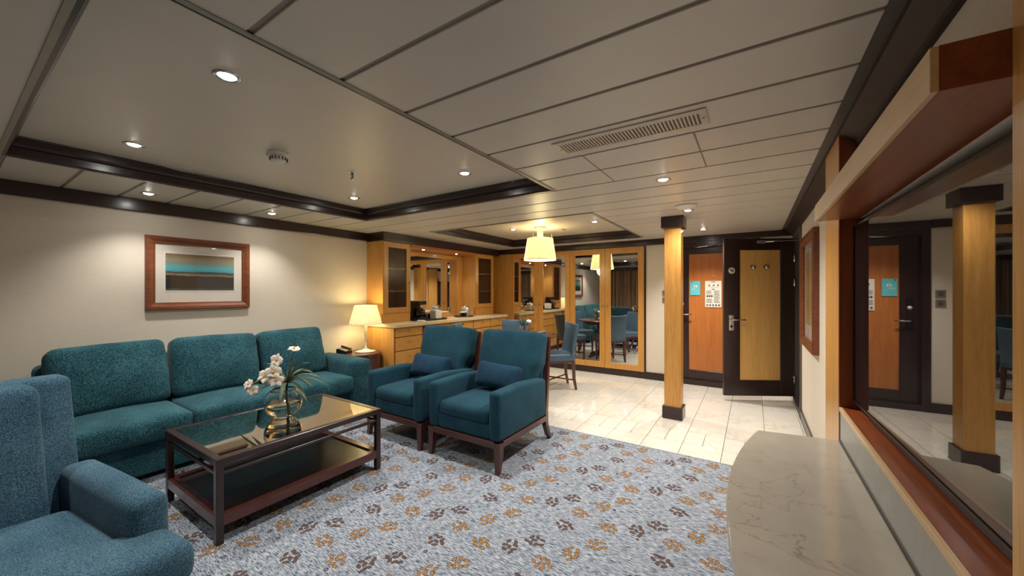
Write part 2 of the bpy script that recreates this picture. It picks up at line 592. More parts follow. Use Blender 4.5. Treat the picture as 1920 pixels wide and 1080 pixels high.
# wall-plane rotations: local x right, local y up, local z out of the wall
ROT_LEFT = (R(90), 0, R(90))     # faces +X
ROT_RIGHT = (R(90), 0, R(-90))   # faces -X
ROT_BACK = (R(90), 0, 0)         # faces -Y

# ---------------------------------------------------------------- room shell
XL, XR, YB, YF, ZC, ZR = -4.45, 0.43, 5.95, -0.70, 2.14, 2.255
FY = 3.35       # carpet / tile line
# floor slab with marble tiles
floor = bb('floor', XL - 0.1, XR + 0.9, YF - 0.1, YB + 0.7, -0.08, -0.012, M_TILEGROUT, None, 0)
for v in floor.data.vertices:
    v.co += floor.location
floor.location = (0, 0, 0)
tag(floor, 'cream marble tiled floor of the dining and entrance side', kind='structure')
tile_cache = {}
def tile(x0, x1, y0, y1):
    g = 0.002
    key = (round(x1 - x0, 3), round(y1 - y0, 3))
    if key not in tile_cache:
        bm = bmesh.new(); add_box(bm, (0, 0, 0), (key[0] - 2 * g, key[1] - 2 * g, 0.012), 0.001)
        tile_cache[key] = bm_mesh('floor_tile', bm)
    make('floor_tile', tile_cache[key], M_TILE, floor, ((x0 + x1) / 2, (y0 + y1) / 2, -0.006))
rows = [FY, 3.61, 3.93, 4.44, 5.15, 5.56, 6.05]
for ri in range(len(rows) - 1):
    w = 0.155 if ri == 1 else 0.31
    x = -0.527 - 0.31 * 11
    while x < XR - 0.01:
        x1 = min(x + w, XR + 0.02)
        tile(x, x1, rows[ri], rows[ri + 1])
        x += w
carpet = bb('carpet', XL, XR, YF, FY - 0.002, -0.012, 0.0, M_CARPET, None, 0)
# carpet pattern lives in world metres: move the mesh, keep the origin at zero
for v in carpet.data.vertices:
    v.co += carpet.location
carpet.location = (0, 0, 0)
tag(carpet, 'blue grey streaked carpet with scattered brown and gold leaf sprigs', 'carpet')
bb('edge_strip', XL, XR, FY - 0.003, FY + 0.002, -0.006, 0.001, M_GREYTRIM, carpet, 0)

def wall(name, lst, label):
    o = boxes(name, lst, M_WALL)
    return tag(o, label, kind='structure')
wall('wall_left', [(XL - 0.1, XL, YF - 0.1, 6.6, 0, 2.35)], 'beige woven wallpaper wall behind the sofa')
wall('wall_front', [(XL - 0.1, 1.4, YF - 0.1, YF, 0, 2.35)], 'wall behind the brown curtains')
DX0, DX1 = -1.03, 0.08      # entrance door rough opening
wall('wall_back', [(-1.405, DX0, YB, YB + 0.12, 0, 2.35), (DX0, DX1, YB, YB + 0.12, 2.06, 2.35), (DX1, 1.4, YB, YB + 0.12, 0, 2.35),
                   (XL, -1.405, 6.5, 6.6, 0, 2.35)], 'pale wallpaper wall holding the entrance door')
BY0, BY1 = 4.96, 5.78       # bathroom doorway in the right wall
NY0, NY1 = 0.954, 2.43      # television niche
wall('wall_right', [(XR, XR + 0.12, 2.431, BY0, 0, 2.35), (XR, XR + 0.12, BY0, BY1, 2.03, 2.35), (XR, XR + 0.12, BY1, YB + 0.1, 0, 2.35)],
     'pale wallpaper wall with the tall picture and bathroom doorway')
wall('wall_above_television', [(XR, XR + 0.085, NY0 + 0.001, 2.411, 1.70, 2.35)], 'pale wall strip above the television shelf')
tag(boxes('wall_behind_television', [(XR + 0.095, XR + 0.12, NY0 - 0.018, 2.43, 0, 1.70)], redwood('y')), 'cherry panelled wall at the back of the television niche', kind='structure')
wall('wall_right_near', [(XR, XR + 0.12, YF, NY0 - 0.019, 0, 2.35)], 'pale wall behind the near pilaster')
# small dark room beyond the bathroom doorway
wall('wall_bathroom', [(1.3, 1.4, 4.3, YB + 0.1, 0, 2.35), (XR + 0.12, 1.3, 4.3, 4.4, 0, 2.35)], 'plain wall inside the bathroom doorway')

# ceiling: backing with two openings, planks below it, raised panels
RX0, RX1, RY0, RY1 = -3.63, -1.315, 0.215, 2.615
QX0, QX1, QY0, QY1 = -3.60, -1.37, 3.60, 5.61
XE = 0.312
zb0, zb1 = 2.147, 2.17
ceil = boxes('ceiling', [(XL, RX0, YF, YB + 0.6, zb0, zb1), (RX0, QX1, RY1, QY0, zb0, zb1), (RX0, RX1, YF, RY0, zb0, zb1),
                         (RX1, 1.4, YF, QY0, zb0, zb1), (QX1, 1.4, QY0, YB + 0.6, zb0, zb1), (RX0, QX1, QY1, YB + 0.6, zb0, zb1),
                         (RX0, QX0, QY0, QY1, zb0, zb1),
                         (XL - 0.1, 1.4, YF - 0.1, 6.6, 2.34, 2.36)], M_SEAM)
tag(ceil, 'white metal plank ceiling with two raised panels', kind='structure')
bb('raised_panel', RX0 - 0.02, RX1 + 0.02, RY0 - 0.02, RY1 + 0.02, ZR, ZR + 0.02, M_CEILP, ceil, 0)
bb('raised_panel', QX0 - 0.02, QX1 + 0.02, QY0 - 0.02, QY1 + 0.02, ZR, ZR + 0.02, M_CEILP, ceil, 0)
pl_cache = {}
def plank(x0, x1, y0, y1):
    g = 0.0095
    key = (round(x1 - x0, 3), round(y1 - y0, 3))
    if key[0] < 0.02 or key[1] < 0.03: return
    if key not in pl_cache:
        bm = bmesh.new(); add_box(bm, (0, 0, 0), (key[0], key[1] - 2 * g, 0.012), 0.002)
        pl_cache[key] = bm_mesh('ceiling_plank', bm)
    make('ceiling_plank', pl_cache[key], M_CEIL, ceil, ((x0 + x1) / 2, (y0 + y1) / 2, ZC + 0.006))
ys = [-0.70] + [0.22 + 0.305 * k for k in range(-2, 19)] + [5.93]
ys = sorted(set(round(y, 3) for y in ys if YF <= y <= 5.93))
for a, b in zip(ys[:-1], ys[1:]):
    mid = (a + b) / 2
    segs = [(XL, XE)]
    if RY0 - 0.01 < mid < RY1 + 0.01:
        segs = [(XL, RX0 + 0.005), (RX1 - 0.005, XE)]
    elif QY0 < mid < QY1:
        segs = [(XL, QX0 + 0.005), (QX1 - 0.005, XE)]
    if 2.04 < mid < 2.66:
        segs = [segs[0], (RX1 - 0.005, -0.842), (-0.834, -0.252), (-0.244, XE)]
    for x0, x1 in segs:
        plank(x0, x1, a, b)

# dark mouldings round the raised panels with a thin light rim
def recess_trim(name, x0, x1, y0, y1, label):
    t = frame_mesh(name, x0, x1, y0, y1, [(-0.012, 2.136), (0.008, 2.136), (0.012, 2.146), (0.012, 2.190), (0.030, 2.196), (0.036, 2.210),
                                          (0.036, 2.246), (0.044, 2.256), (-0.02, 2.262), (-0.02, 2.148)], dark('x'))
    tag(t, label, kind='structure')
    frame_mesh('metal_rim', x0, x1, y0, y1, [(-0.024, 2.1355), (-0.006, 2.1335), (-0.006, 2.1385), (-0.024, 2.1395)], M_ALU, t)
    return t
recess_trim('trim_1', RX0, RX1, RY0, RY1, 'dark wood moulding round the raised ceiling panel over the sofa')
recess_trim('trim_2', QX0, QX1, QY0, QY1, 'dark wood moulding round the raised ceiling panel over the dining table')

def trim(name, x0, x1, y0, y1, z0, z1, mat, label, bev=0.004):
    return tag(bb(name, x0, x1, y0, y1, z0, z1, mat, None, bev), label, kind='structure')
CB = -4.095   # bar unit crown face
trim('trim_3', XL, XL + 0.03, YF, 3.215, 2.035, ZC, dark('y'), 'dark wood crown board along the sofa wall')
trim('trim_4', XL, CB, 3.215, 5.90, 2.02, ZC, dark('y'), 'dark wood crown board above the bar cabinets')
trim('trim_5', XL, DX0 - 0.0, 5.895, 6.0, 2.05, ZC, dark('x'), 'dark wood crown board above the mirrored wardrobes')
trim('trim_6', DX0 - 0.0, XR, 5.915, 6.0, 2.06, ZC, dark('x'), 'dark wood crown board above the entrance door')
# right wall: grey strip and sloped crown
trim('trim_7', XE, 0.356, YF, 5.915, 2.143, 2.152, M_GREYTRIM, 'grey metal strip where the ceiling meets the right wall', 0.001)
bm = bmesh.new()
pr = [(0.354, 2.146), (0.354, 2.120), (0.366, 2.108), (0.412, 2.066), (0.412, 2.046), (0.43, 2.046), (0.43, 2.146)]
va = [bm.verts.new((x, YF, z)) for x, z in pr]; vb = [bm.verts.new((x, 5.915, z)) for x, z in pr]
for k in range(len(pr)):
    bm.faces.new([va[k], va[(k + 1) % len(pr)], vb[(k + 1) % len(pr)], vb[k]])
bm.faces.new(va[::-1]); bm.faces.new(vb)
tag(make('trim_8', bm_mesh('trim_8', bm), wood('wenge_matt', DRK1, S(52, 28, 25), 'y', rough=0.6, coat=0.0)), 'dark wood crown moulding along the right wall', kind='structure')

def baseboard(name, x0, x1, y0, y1, label):
    return tag(bb(name, x0, x1, y0, y1, 0, 0.11, dark('x' if abs(x1 - x0) > abs(y1 - y0) else 'y'), None, 0.003), label, kind='structure')
baseboard('baseboard_back', -1.405, DX0, YB - 0.018, YB, 'dark wood skirting below the wallpaper beside the wardrobes')
baseboard('baseboard_right', XR - 0.014, XR, 2.85, BY0 - 0.04, 'dark wood skirting below the tall picture')
baseboard('baseboard_left', XL, XL + 0.016, YF, 3.2, 'dark wood skirting behind the sofa')

# ---------------------------------------------------------------- entrance door
def lever(parent, x, y, z, length, mat, sgn=1):
    tube('lever_handle', [(x, y, z - 0.02), (x, y, z + 0.045), (x + sgn * 0.02, y, z + 0.05), (x + sgn * length, y, z + 0.05)], [0.009, 0.009, 0.009, 0.008], mat, parent)

door1 = thing('door_1', 'closed cherry panel entrance door in a dark wood frame with posted notices', None, (-0.95, 5.985, 0.012), rot=ROT_BACK, kind='structure')
# local: x 0..0.95, y 0..2.03, z out towards the room
frame_mesh('jamb', -0.08, 1.03, -0.012, 2.046, [(0, -0.05), (0, 0.05), (0.075, 0.05), (0.075, 0.02), (0.085, 0.02), (0.085, -0.05)], dark('z'), door1)
def leaf(parent, w, h, sl, sr, rb, rt, pm, thick=0.04, y0=0.0):
    # stiles and rails round a recessed panel, with a small bead
    st = parent
    box('stile', (sl / 2, y0 + h / 2, -thick / 2), (sl, h, thick), dark('y'), st, 0.002)
    box('stile', (w - sr / 2, y0 + h / 2, -thick / 2), (sr, h, thick), dark('y'), st, 0.002)
    box('rail', ((sl + w - sr) / 2, y0 + rb / 2, -thick / 2), (w - sl - sr, rb, thick), dark('y'), st, 0.002)
    box('rail', ((sl + w - sr) / 2, y0 + h - rt / 2, -thick / 2), (w - sl - sr, rt, thick), dark('y'), st, 0.002)
    box('panel', ((sl + w - sr) / 2, y0 + (rb + h - rt) / 2, -thick / 2), (w - sl - sr, h - rb - rt, thick - 0.016), pm, st, 0)
    frame_mesh('bead', sl, w - sr, y0 + rb, y0 + h - rt, [(-0.006, 0.0), (-0.004, 0.006), (0.006, 0.006), (0.012, -0.004), (0.012, -0.012), (-0.006, -0.012)], dark('x'), st)
leaf(door1, 0.95, 2.02, 0.15, 0.13, 0.185, 0.135, orange('y'))
door1_notice = box('notice', (0.476, 1.296, -0.001), (0.205, 0.375, 0.006), plain('notice_paper', S(226, 220, 206), 0.6, var=0.02), door1, 0.001)
tag(door1_notice, 'white printed safety notice')
M_INK = plain('ink', S(60, 58, 60), 0.7)
bm = bmesh.new()
rr = random.Random(3)
add_box(bm, (0, 0.172, 0.0036), (0.06, 0.008, 0.0008))
for k in range(3):
    add_box(bm, (-0.05 + 0.055 * k, 0.125, 0.0036), (0.016, 0.022, 0.0008))
add_box(bm, (0, 0.10, 0.0036), (0.12, 0.003, 0.0008)); add_box(bm, (0.0, 0.068, 0.0036), (0.04, 0.010, 0.0008))
y = 0.05
while y > -0.13:
    for cx in (-0.048, 0.048):
        if cx < 0 and -0.06 < y < 0.0:
            continue
        w = rr.uniform(0.055, 0.082)
        add_box(bm, (cx - 0.04 + w / 2, y, 0.0036), (w, 0.0035, 0.0008))
    y -= 0.0095
for k in range(3):
    add_box(bm, (-0.074 + 0.028 * k, -0.028, 0.0036), (0.022, 0.026, 0.0008))
for k in range(5):
    add_box(bm, (-0.075 + 0.037 * k, -0.155, 0.0036), (0.022, 0.020, 0.0008)); add_box(bm, (-0.075 + 0.037 * k, -0.172, 0.0036), (0.028, 0.003, 0.0008))
make('print', bm_mesh('print', bm), M_INK, door1_notice)
card = box('card', (0.245, 1.382, -0.001), (0.132, 0.205, 0.006), plain('turquoise_card', S(96, 190, 198), 0.5, var=0.02), door1, 0.001)
tag(card, 'turquoise door card with a white key symbol')
boxes('print', [(-0.016, 0.0, 0.012, 0.042, 0.0032, 0.004), (0.004, 0.024, 0.012, 0.042, 0.0032, 0.004), (-0.05, 0.005, -0.012, -0.007, 0.0032, 0.004), (-0.05, 0.045, -0.03, -0.028, 0.0032, 0.004)], M_WHITE, card)
boxes('print_dark', [(-0.052, -0.042, 0.076, 0.096, 0.0032, 0.004), (-0.002, 0.006, 0.018, 0.034, 0.0038, 0.0045)], plain('navy_ink', S(30, 60, 84), 0.6), card)
lathe('peephole', [(0, 0.006), (0.012, 0.006), (0.017, 0.0), (0.017, -0.02)], M_BRASS, door1, (0.476, 1.54, -0.008), 14)
box('lock_plate', (0.075, 0.99, 0.004), (0.062, 0.19, 0.012), plain('gunmetal', S(60, 58, 60), 0.35, 0.8), door1, 0.004)
lever(door1, 0.075, 1.0, 0.005, 0.14, M_CHROME)
box('card_holder', (0.075, 1.22, 0.006), (0.06, 0.07, 0.008), M_BLACK, door1, 0.002)
lathe('round_sticker', [(0, 0.002), (0.02, 0.002), (0.02, 0.0)], M_WHITE, door1, (0.075, 1.15, 0.001), 18)
tube('closer_arm', [(0.20, 1.965, 0.03), (0.52, 1.985, 0.07)], 0.009, M_CHROME, door1)
bb('threshold', 0.0, 0.95, -0.012, -0.002, -0.04, 0.03, M_ALU, door1, 0.001)

# ---------------------------------------------------------------- open bathroom door
ang = math.atan2(5.72 - 5.30, 0.42 + 0.30)
DW = math.hypot(0.72, 0.42)
door2 = thing('door_2', 'open bathroom door with honey panel, dark surround and two chrome hooks', None, (-0.30, 5.30, 0.06), rot=(R(90), 0, ang), kind='structure')
leaf(door2, DW, 1.94, 0.18, DW - 0.685, 0.182, 0.132, wood('pale_honey', S(212, 162, 88), S(234, 188, 116), 'y'), 0.038)
pl = box('lock_plate', (0.085, 0.90, 0.003), (0.062, 0.19, 0.008), M_CHROME, door2, 0.002)
box('keyhole', (0, -0.045, 0.004), (0.026, 0.03, 0.004), M_BLACK, pl, 0.001)
lever(door2, 0.085, 0.94, 0.004, 0.145, M_CHROME)
for hx_ in (0.345, 0.505):
    lathe('robe_hook', [(0, 0.034), (0.014, 0.034), (0.026, 0.026), (0.026, 0.018), (0.012, 0.012), (0.012, -0.012), (0.030, -0.012), (0.030, -0.008)], M_CHROME, door2, (hx_, 1.585, 0.004), 16)
stk = lathe('round_sticker', [(0, 0.002), (0.040, 0.002), (0.040, 0.0)], M_WHITE, door2, (0.09, 1.545, 0.0005), 24)
boxes('print', [(-0.018, 0.004, -0.004, 0.012, 0.002, 0.0028), (-0.002, 0.020, -0.012, 0.004, 0.002, 0.0028), (-0.014, 0.016, -0.022, -0.017, 0.002, 0.0028)], M_INK, stk)
for hz in (0.2, 1.40, 1.70):
    tube('hinge', [(DW + 0.004, hz - 0.05, 0.004), (DW + 0.004, hz + 0.05, 0.004)], 0.011, M_CHROME, door2)
tube('closer_arm', [(0.46, 1.895, 0.012), (0.62, 1.90, 0.05), (0.80, 1.905, 0.085), (0.88, 1.907, 0.09)], 0.008, M_CHROME, door2)
box('closer_block', (0.44, 1.895, 0.012), (0.10, 0.035, 0.026), M_ALU, door2, 0.004)
frame2 = thing('door_frame', 'dark steel frame of the open bathroom doorway in the right wall', 'door frame', (XR + 0.06, BY1, 0))
bb('jamb', -0.075, 0.065, -0.03, 0.03, 0, 2.06, M_GREYTRIM, frame2, 0.003)
bb('jamb', -0.075, 0.065, BY0 - BY1 - 0.03, BY0 - BY1 + 0.03, 0, 2.06, M_GREYTRIM, frame2, 0.003)
bb('head', -0.075, 0.065, BY0 - BY1 - 0.03, 0.03, 2.0, 2.06, M_GREYTRIM, frame2, 0.003)
bb('sill', -0.075, 0.065, BY0 - BY1 - 0.03, 0.03, 0.0, 0.04, M_GREYTRIM, frame2, 0.003)

# ---------------------------------------------------------------- column
colm = thing('column', 'honey wood clad square column with dark base and cap', 'column', (-0.715, 4.31, 0))
box('shaft', (0, 0, 1.07), (0.165, 0.165, 1.92), honey('z'), colm, 0.006, 2)
box('base', (0, 0, 0.065), (0.20, 0.195, 0.13), dark('x'), colm, 0.003)
box('cap', (0, 0, 2.08), (0.22, 0.22, 0.12), dark('x'), colm, 0.003)

# ---------------------------------------------------------------- wardrobes with mirrored doors
def wardrobe(x0, doors, label, filler=None):
    t = thing('wardrobe', label, 'wardrobe', (x0, 5.93, 0))
    w = doors * 0.618
    xs = filler if filler else 0.0
    bb('body', xs, w, 0.02, 0.5, 0.10, 2.05, honey('z'), t, 0.002)
    bb('plinth', xs, w, 0.012, 0.45, 0, 0.10, dark('x'), t, 0.002)
    if filler:
        bb('filler_panel', xs, -0.002, 0.0, 0.02, 0.10, 2.05, honey('z'), t, 0.002)
    for k in range(doors):
        d = frame_mesh('door', k * 0.618 + 0.002, (k + 1) * 0.618 - 0.002, 0.105, 2.045,
                       [(0, -0.02), (0, 0.0), (0.088, 0.0), (0.092, -0.004), (0.092, -0.02)], honey('y'), t, (0, 0, 0), ROT_BACK)
        bb('mirror', k * 0.618 + 0.09, (k + 1) * 0.618 - 0.09, 0.19, 1.96, -0.014, -0.010, M_MIRROR, d, 0)
        kx = (k + 1) * 0.618 - 0.035 if k % 2 == 0 else k * 0.618 + 0.035
        lathe('knob', [(0.006, 0), (0.006, 0.012), (0.013, 0.018), (0.013, 0.026), (0.007, 0.031), (0, 0.031)], M_BRASS, d, (kx, 1.11, 0), 14)
    return t
wardrobe(-3.88, 2, 'wardrobe with two mirrored doors next to the bar cabinets', filler=-0.57)
wd2 = wardrobe(-2.644, 2, 'wardrobe with two tall mirrored doors beside the pale wallpaper')
bb('end_strip', 1.237, 1.26, 0.0, 0.3, 0.0, 2.05, dark('z'), wd2, 0.002)

sw = thing('switch_panel', 'pair of small grey switch plates on the wall behind the column', 'switch', (-1.105, YB, 1.27), rot=ROT_BACK)
for zz in (-0.055, 0.05):
    p = box('plate', (0, zz, 0.006), (0.08, 0.085, 0.012), M_ALU, sw, 0.003)
    box('rocker', (0, 0, 0.007), (0.035, 0.05, 0.006), M_GREYTRIM, p, 0.002)

# ---------------------------------------------------------------- bar unit
BX = -3.83   # drawer fronts
def drawer_unit(y0, y1, rows_, label, side=False, knobs=1):
    t = thing('drawer_cabinet', label, 'cabinet', (XL, y0, 0))
    w = y1 - y0
    D = BX - XL
    bb('body', 0.002, D - 0.022, 0.0, w, 0.10, 0.88, honey('z'), t, 0.002)
    bb('face_frame', D - 0.022, D - 0.012, 0.004, w - 0.002, 0.10, 0.88, redwood('z'), t, 0)  # shade in the drawer gaps put in as a darker wood sheet
    bb('plinth', 0.002, D - 0.06, 0.0, w, 0.001, 0.10, dark('y'), t, 0.002)
    for (a, b) in rows_:
        d = bb('drawer', D - 0.02, D, 0.012 if side else 0.003, w - 0.003, a + 0.0035, b - 0.0035, honey('y'), t, 0.002)
        lathe('knob', [(0.005, 0), (0.005, 0.012), (0.011, 0.017), (0.011, 0.023), (0.006, 0.027), (0, 0.027)], M_BRASS, d, (0.01, 0, min(0.03, (b - a) * 0.2)), 12, (0, R(90), 0))
    return t
R4 = [(0.755, 0.875), (0.575, 0.75), (0.375, 0.57), (0.11, 0.37)]
R3 = [(0.735, 0.875), (0.58, 0.73), (0.11, 0.575)]
drawer_unit(3.185, 3.655, R4, 'honey wood drawer cabinet at the lamp end of the bar counter', side=True)
drawer_unit(3.725, 4.215, R3, 'honey wood bar cabinet just past the dark gap in the drawer fronts')
drawer_unit(4.222, 4.77, R3, 'honey wood bar cabinet below the ice bucket tray')
drawer_unit(4.777, 5.245, R3, 'honey wood bar cabinet second from the wardrobes')
drawer_unit(5.252, 5.70, R3, 'honey wood bar cabinet nearest the wardrobes')
fz = thing('fridge_post', 'dark cherry upright between two drawer cabinets under the bar counter', 'panel', (XL, 3.66, 0))
bb('post', 0.05, 0.60, 0.0, 0.06, 0.0, 0.88, redwood('z'), fz, 0.002)
wt = tag(bb('worktop', XL + 0.002, BX + 0.03, 3.165, 5.74, 0.88, 0.925, M_WORKTOP, None, 0.004), 'cream stone worktop running along the bar cabinets', 'worktop')

def mesh_glass():
    m, nt, bs = new_mat('bronze_mesh_glass')
    v = coords(nt, (1, 1, 1))
    br = N(nt, 'ShaderNodeTexChecker'); br.inputs['Scale'].default_value = 260
    L(nt, v, br.inputs[0])
    n = noise(nt, coords(nt, (120, 120, 120)), 1.0, 2)
    L(nt, ramp(nt, n, [(0.3, S(44, 26, 16)), (0.7, S(74, 48, 32))]), bs.inputs['Base Color'])
    bs.inputs['Roughness'].default_value = 0.28
    bs.inputs['Alpha'].default_value = 0.3
    return m
M_MESHGLASS = mesh_glass()

def upper_cabinet(y0, y1, label):
    t = thing('wall_cabinet', label, 'cabinet', (XL, y0, 0))
    w = y1 - y0; D = 0.34
    boxes('body', [(0.002, D - 0.02, 0, 0.02, 0.926, 2.02), (0.002, D - 0.02, w - 0.02, w, 0.926, 2.02), (0.002, 0.02, 0.02, w - 0.02, 0.926, 2.02),
                   (0.02, D - 0.02, 0.02, w - 0.02, 1.0, 1.02), (0.02, D - 0.02, 0.02, w - 0.02, 2.0, 2.02)], honey('z'), t)
    bb('lower_rail', D - 0.02, D - 0.006, 0.0, w, 0.926, 1.05, honey('y'), t, 0.001)
    bb('end_stile', D - 0.02, D, 0.0, 0.012, 0.926, 2.02, honey('z'), t, 0.001)
    for zz in (1.35, 1.66):
        bb('shelf', 0.02, D - 0.024, 0.02, w - 0.02, zz - 0.009, zz + 0.009, honey('y'), t, 0.001)
    d = frame_mesh('glass_door', 0.014, w - 0.004, 1.055, 2.015, [(0, -0.018), (0, 0.0), (0.072, 0.0), (0.072, -0.018)], honey('y'), t, (D + 0.002, 0, 0), ROT_LEFT)
    bb('pane', 0.075, w - 0.07, 1.12, 1.95, -0.011, -0.007, M_MESHGLASS, d, 0)
    lathe('knob', [(0.005, 0), (0.005, 0.012), (0.010, 0.017), (0.010, 0.023), (0, 0.026)], M_BRASS, d, (w - 0.03, 1.47, 0), 12)
    return t
upper_cabinet(3.22, 3.695, 'honey wood glazed wall cabinet above the table lamp')
upper_cabinet(5.175, 5.72, 'honey wood glazed wall cabinet in the corner next to the wardrobes')
mp_ = thing('mirror_panel', 'large bar mirror in a honey wood surround above the worktop', 'mirror', (XL, 3.695, 0))
W_ = 5.175 - 3.695
bb('glass', 0.030, 0.034, 0.05, W_ - 0.14, 0.935, 1.90, M_MIRROR, mp_, 0)
bb('backing', 0.002, 0.029, 0.0, W_, 0.926, 2.02, honey('y'), mp_, 0)
bb('side_frame', 0.029, 0.05, W_ - 0.14, W_, 0.926, 1.96, honey('z'), mp_, 0.002)
bb('side_frame', 0.029, 0.05, 0.0, 0.05, 0.926, 1.96, honey('z'), mp_, 0.002)
bb('top_frame', 0.029, 0.05, 0.05, W_ - 0.14, 1.90, 1.96, honey('y'), mp_, 0.002)
bb('soffit', 0.029, 0.352, 0.0, W_, 1.975, 2.019, orange('y'), mp_, 0.002)
M_BULB = emitter('lamp_lens', (1.0, 0.97, 0.9), 30.0)
def downlight(loc, label, power=None, r=0.045, group='ceiling downlights', ang_=120, blend=0.75):
    t = thing('recessed_downlight', label, 'downlight', loc, group=group)
    lathe('trim_ring', [(r * 0.72, 0.002), (r * 0.74, -0.003), (r * 0.9, -0.006), (r * 1.12, -0.003), (r * 1.14, 0.001)], M_CHROME, t, seg=24)
    lathe('lens', [(0, -0.011), (r * 0.3, -0.010), (r * 0.55, -0.006), (r * 0.72, 0.001)], M_BULB, t, seg=20)
    spot('downlight_beam', t, (0, 0, -0.02), DOWN_W if power is None else power, ang_, blend)
    return t
downlight((-4.15, 3.98, 1.974), 'small soffit light above the coffee maker', SMALL_W, 0.03, 'bar soffit lights')
downlight((-4.15, 4.72, 1.974), 'small soffit light above the ice bucket', SMALL_W, 0.03, 'bar soffit lights')

# things on the worktop
def cup(name, loc, label, cat, prof, mat, group=None, seg=20):
    o = lathe(name, prof, mat, None, loc, seg)
    return tag(o, label, cat, group)
WZ = 0.925
tr = thing('serving_tray', 'black serving tray under the coffee maker', 'tray', (-4.06, 3.97, WZ))
box('tray_base', (0, 0, 0.006), (0.30, 0.50, 0.010), M_BLACK, tr, 0.003)
frame_mesh('tray_rim', -0.155, 0.155, -0.255, 0.255, [(0, 0.004), (-0.004, 0.026), (0.004, 0.026), (0.010, 0.004)], M_BLACK, tr)
cm = thing('coffee_maker', 'black drip coffee maker on the serving tray', 'coffee maker', (-4.10, 3.83, WZ + 0.0115))
box('base', (0, 0, 0.018), (0.20, 0.15, 0.036), M_BLACK, cm, 0.008, 2)
box('tower', (-0.065, 0, 0.135), (0.07, 0.15, 0.20), M_BLACK, cm, 0.008, 2)
box('head', (0.0, 0, 0.245), (0.20, 0.15, 0.06), M_BLACK, cm, 0.012, 2)
lathe('carafe', [(0, 0.04), (0.05, 0.04), (0.06, 0.08), (0.055, 0.13), (0.04, 0.16), (0.042, 0.172), (0, 0.172)], plain('smoked_carafe', S(28, 22, 20), 0.08, spec=0.6), cm, (0.035, 0, 0))
tube('carafe_handle', [(0.085, 0, 0.15), (0.13, 0, 0.14), (0.13, 0, 0.08), (0.09, 0, 0.06)], 0.008, M_BLACK, cm)
cf = thing('paper_filter_box', 'white box of coffee sachets on the end of the black tray', 'box', (-4.02, 4.11, WZ + 0.0115))
prism('carton', [(-0.06, -0.065), (0.06, -0.065), (0.06, 0.065), (-0.06, 0.065)], 0, 0.125, M_WHITE, cf, bev=0.004)
box('flap', (0, 0, 0.130), (0.115, 0.05, 0.008), M_WHITE, cf, 0.002)
for k, (dx, dy) in enumerate([(-0.09, 4.02), (-0.09, 4.10)]):
    o = lathe('coffee_cup', [(0.0, 0.0), (0.026, 0.0), (0.038, 0.05), (0.042, 0.075), (0.039, 0.075), (0.034, 0.05), (0.022, 0.006), (0, 0.006)], plain('dark_ceramic', S(44, 36, 36), 0.25), None, (-4.06 + dx, dy - 0.02 + 0.03 * k, WZ + 0.0115))
    tag(o, ['dark coffee cup beside the coffee maker carafe', 'dark coffee cup behind the white sachet box'][k], 'cup', 'coffee cups on the tray')
    tube('handle', [(0.038, 0, 0.06), (0.06, 0, 0.055), (0.06, 0, 0.03), (0.034, 0, 0.022)], 0.004, M_CHROME, o)
nap = thing('folded_napkin', 'folded white napkin lying on the worktop before the tray', 'napkin', (-3.90, 3.70, WZ + 0.001), R(20))
box('fold', (0, 0, 0.006), (0.11, 0.09, 0.010), M_WHITE, nap, 0.003)
box('fold', (-0.01, 0.01, 0.016), (0.09, 0.06, 0.010), M_WHITE, nap, 0.003, 1, (0, 0, 0.3))
tb = thing('tissue_box', 'low wooden box with white linen top in front of the bar mirror', 'box', (-4.28, 4.52, WZ))
bb('case', -0.06, 0.06, -0.13, 0.13, 0, 0.08, honey('y'), tb, 0.004)
bb('linen', -0.05, 0.05, -0.11, 0.11, 0.08, 0.094, M_WHITE, tb, 0.005)
tr2 = lathe('round_tray', [(0, 0.004), (0.155, 0.004), (0.165, 0.016), (0.172, 0.016), (0.160, 0.0), (0, 0.0)], plain('pewter', S(96, 94, 92), 0.35, 0.7), None, (-4.06, 4.80, WZ), 32)
tag(tr2, 'round pewter tray holding the ice bucket', 'tray')
ib = thing('ice_bucket', 'ribbed steel ice bucket with lid on the round tray', 'ice bucket', (-4.07, 4.86, WZ + 0.0045))
lathe('bucket', [(0, 0), (0.062, 0), (0.068, 0.01), (0.070, 0.15), (0.066, 0.155), (0, 0.155)], plain('brushed_steel', S(206, 202, 194), 0.38, 0.75, var=0.03), ib, seg=40, pleat=0.02, npleat=20)
lathe('lid', [(0.068, 0.155), (0.060, 0.166), (0.02, 0.172), (0.010, 0.178), (0.012, 0.190), (0.0, 0.196)], M_CHROME, ib)
for k in range(2):
    o = lathe('tumbler', [(0, 0), (0.026, 0), (0.033, 0.08), (0.031, 0.08), (0.025, 0.006), (0, 0.006)], glass('clear_glass'), None, (-4.00, 4.70 + 0.072 * k - 0.01, WZ + 0.0045), 20)
    tag(o, ['water tumbler with paper cap at the lamp side of the round tray', 'water tumbler with paper cap next to the ice bucket'][k], 'glass', 'tumblers on the round tray')
    lathe('paper_cap', [(0.036, 0.070), (0.037, 0.086), (0.0, 0.088)], M_WHITE, o, seg=20)

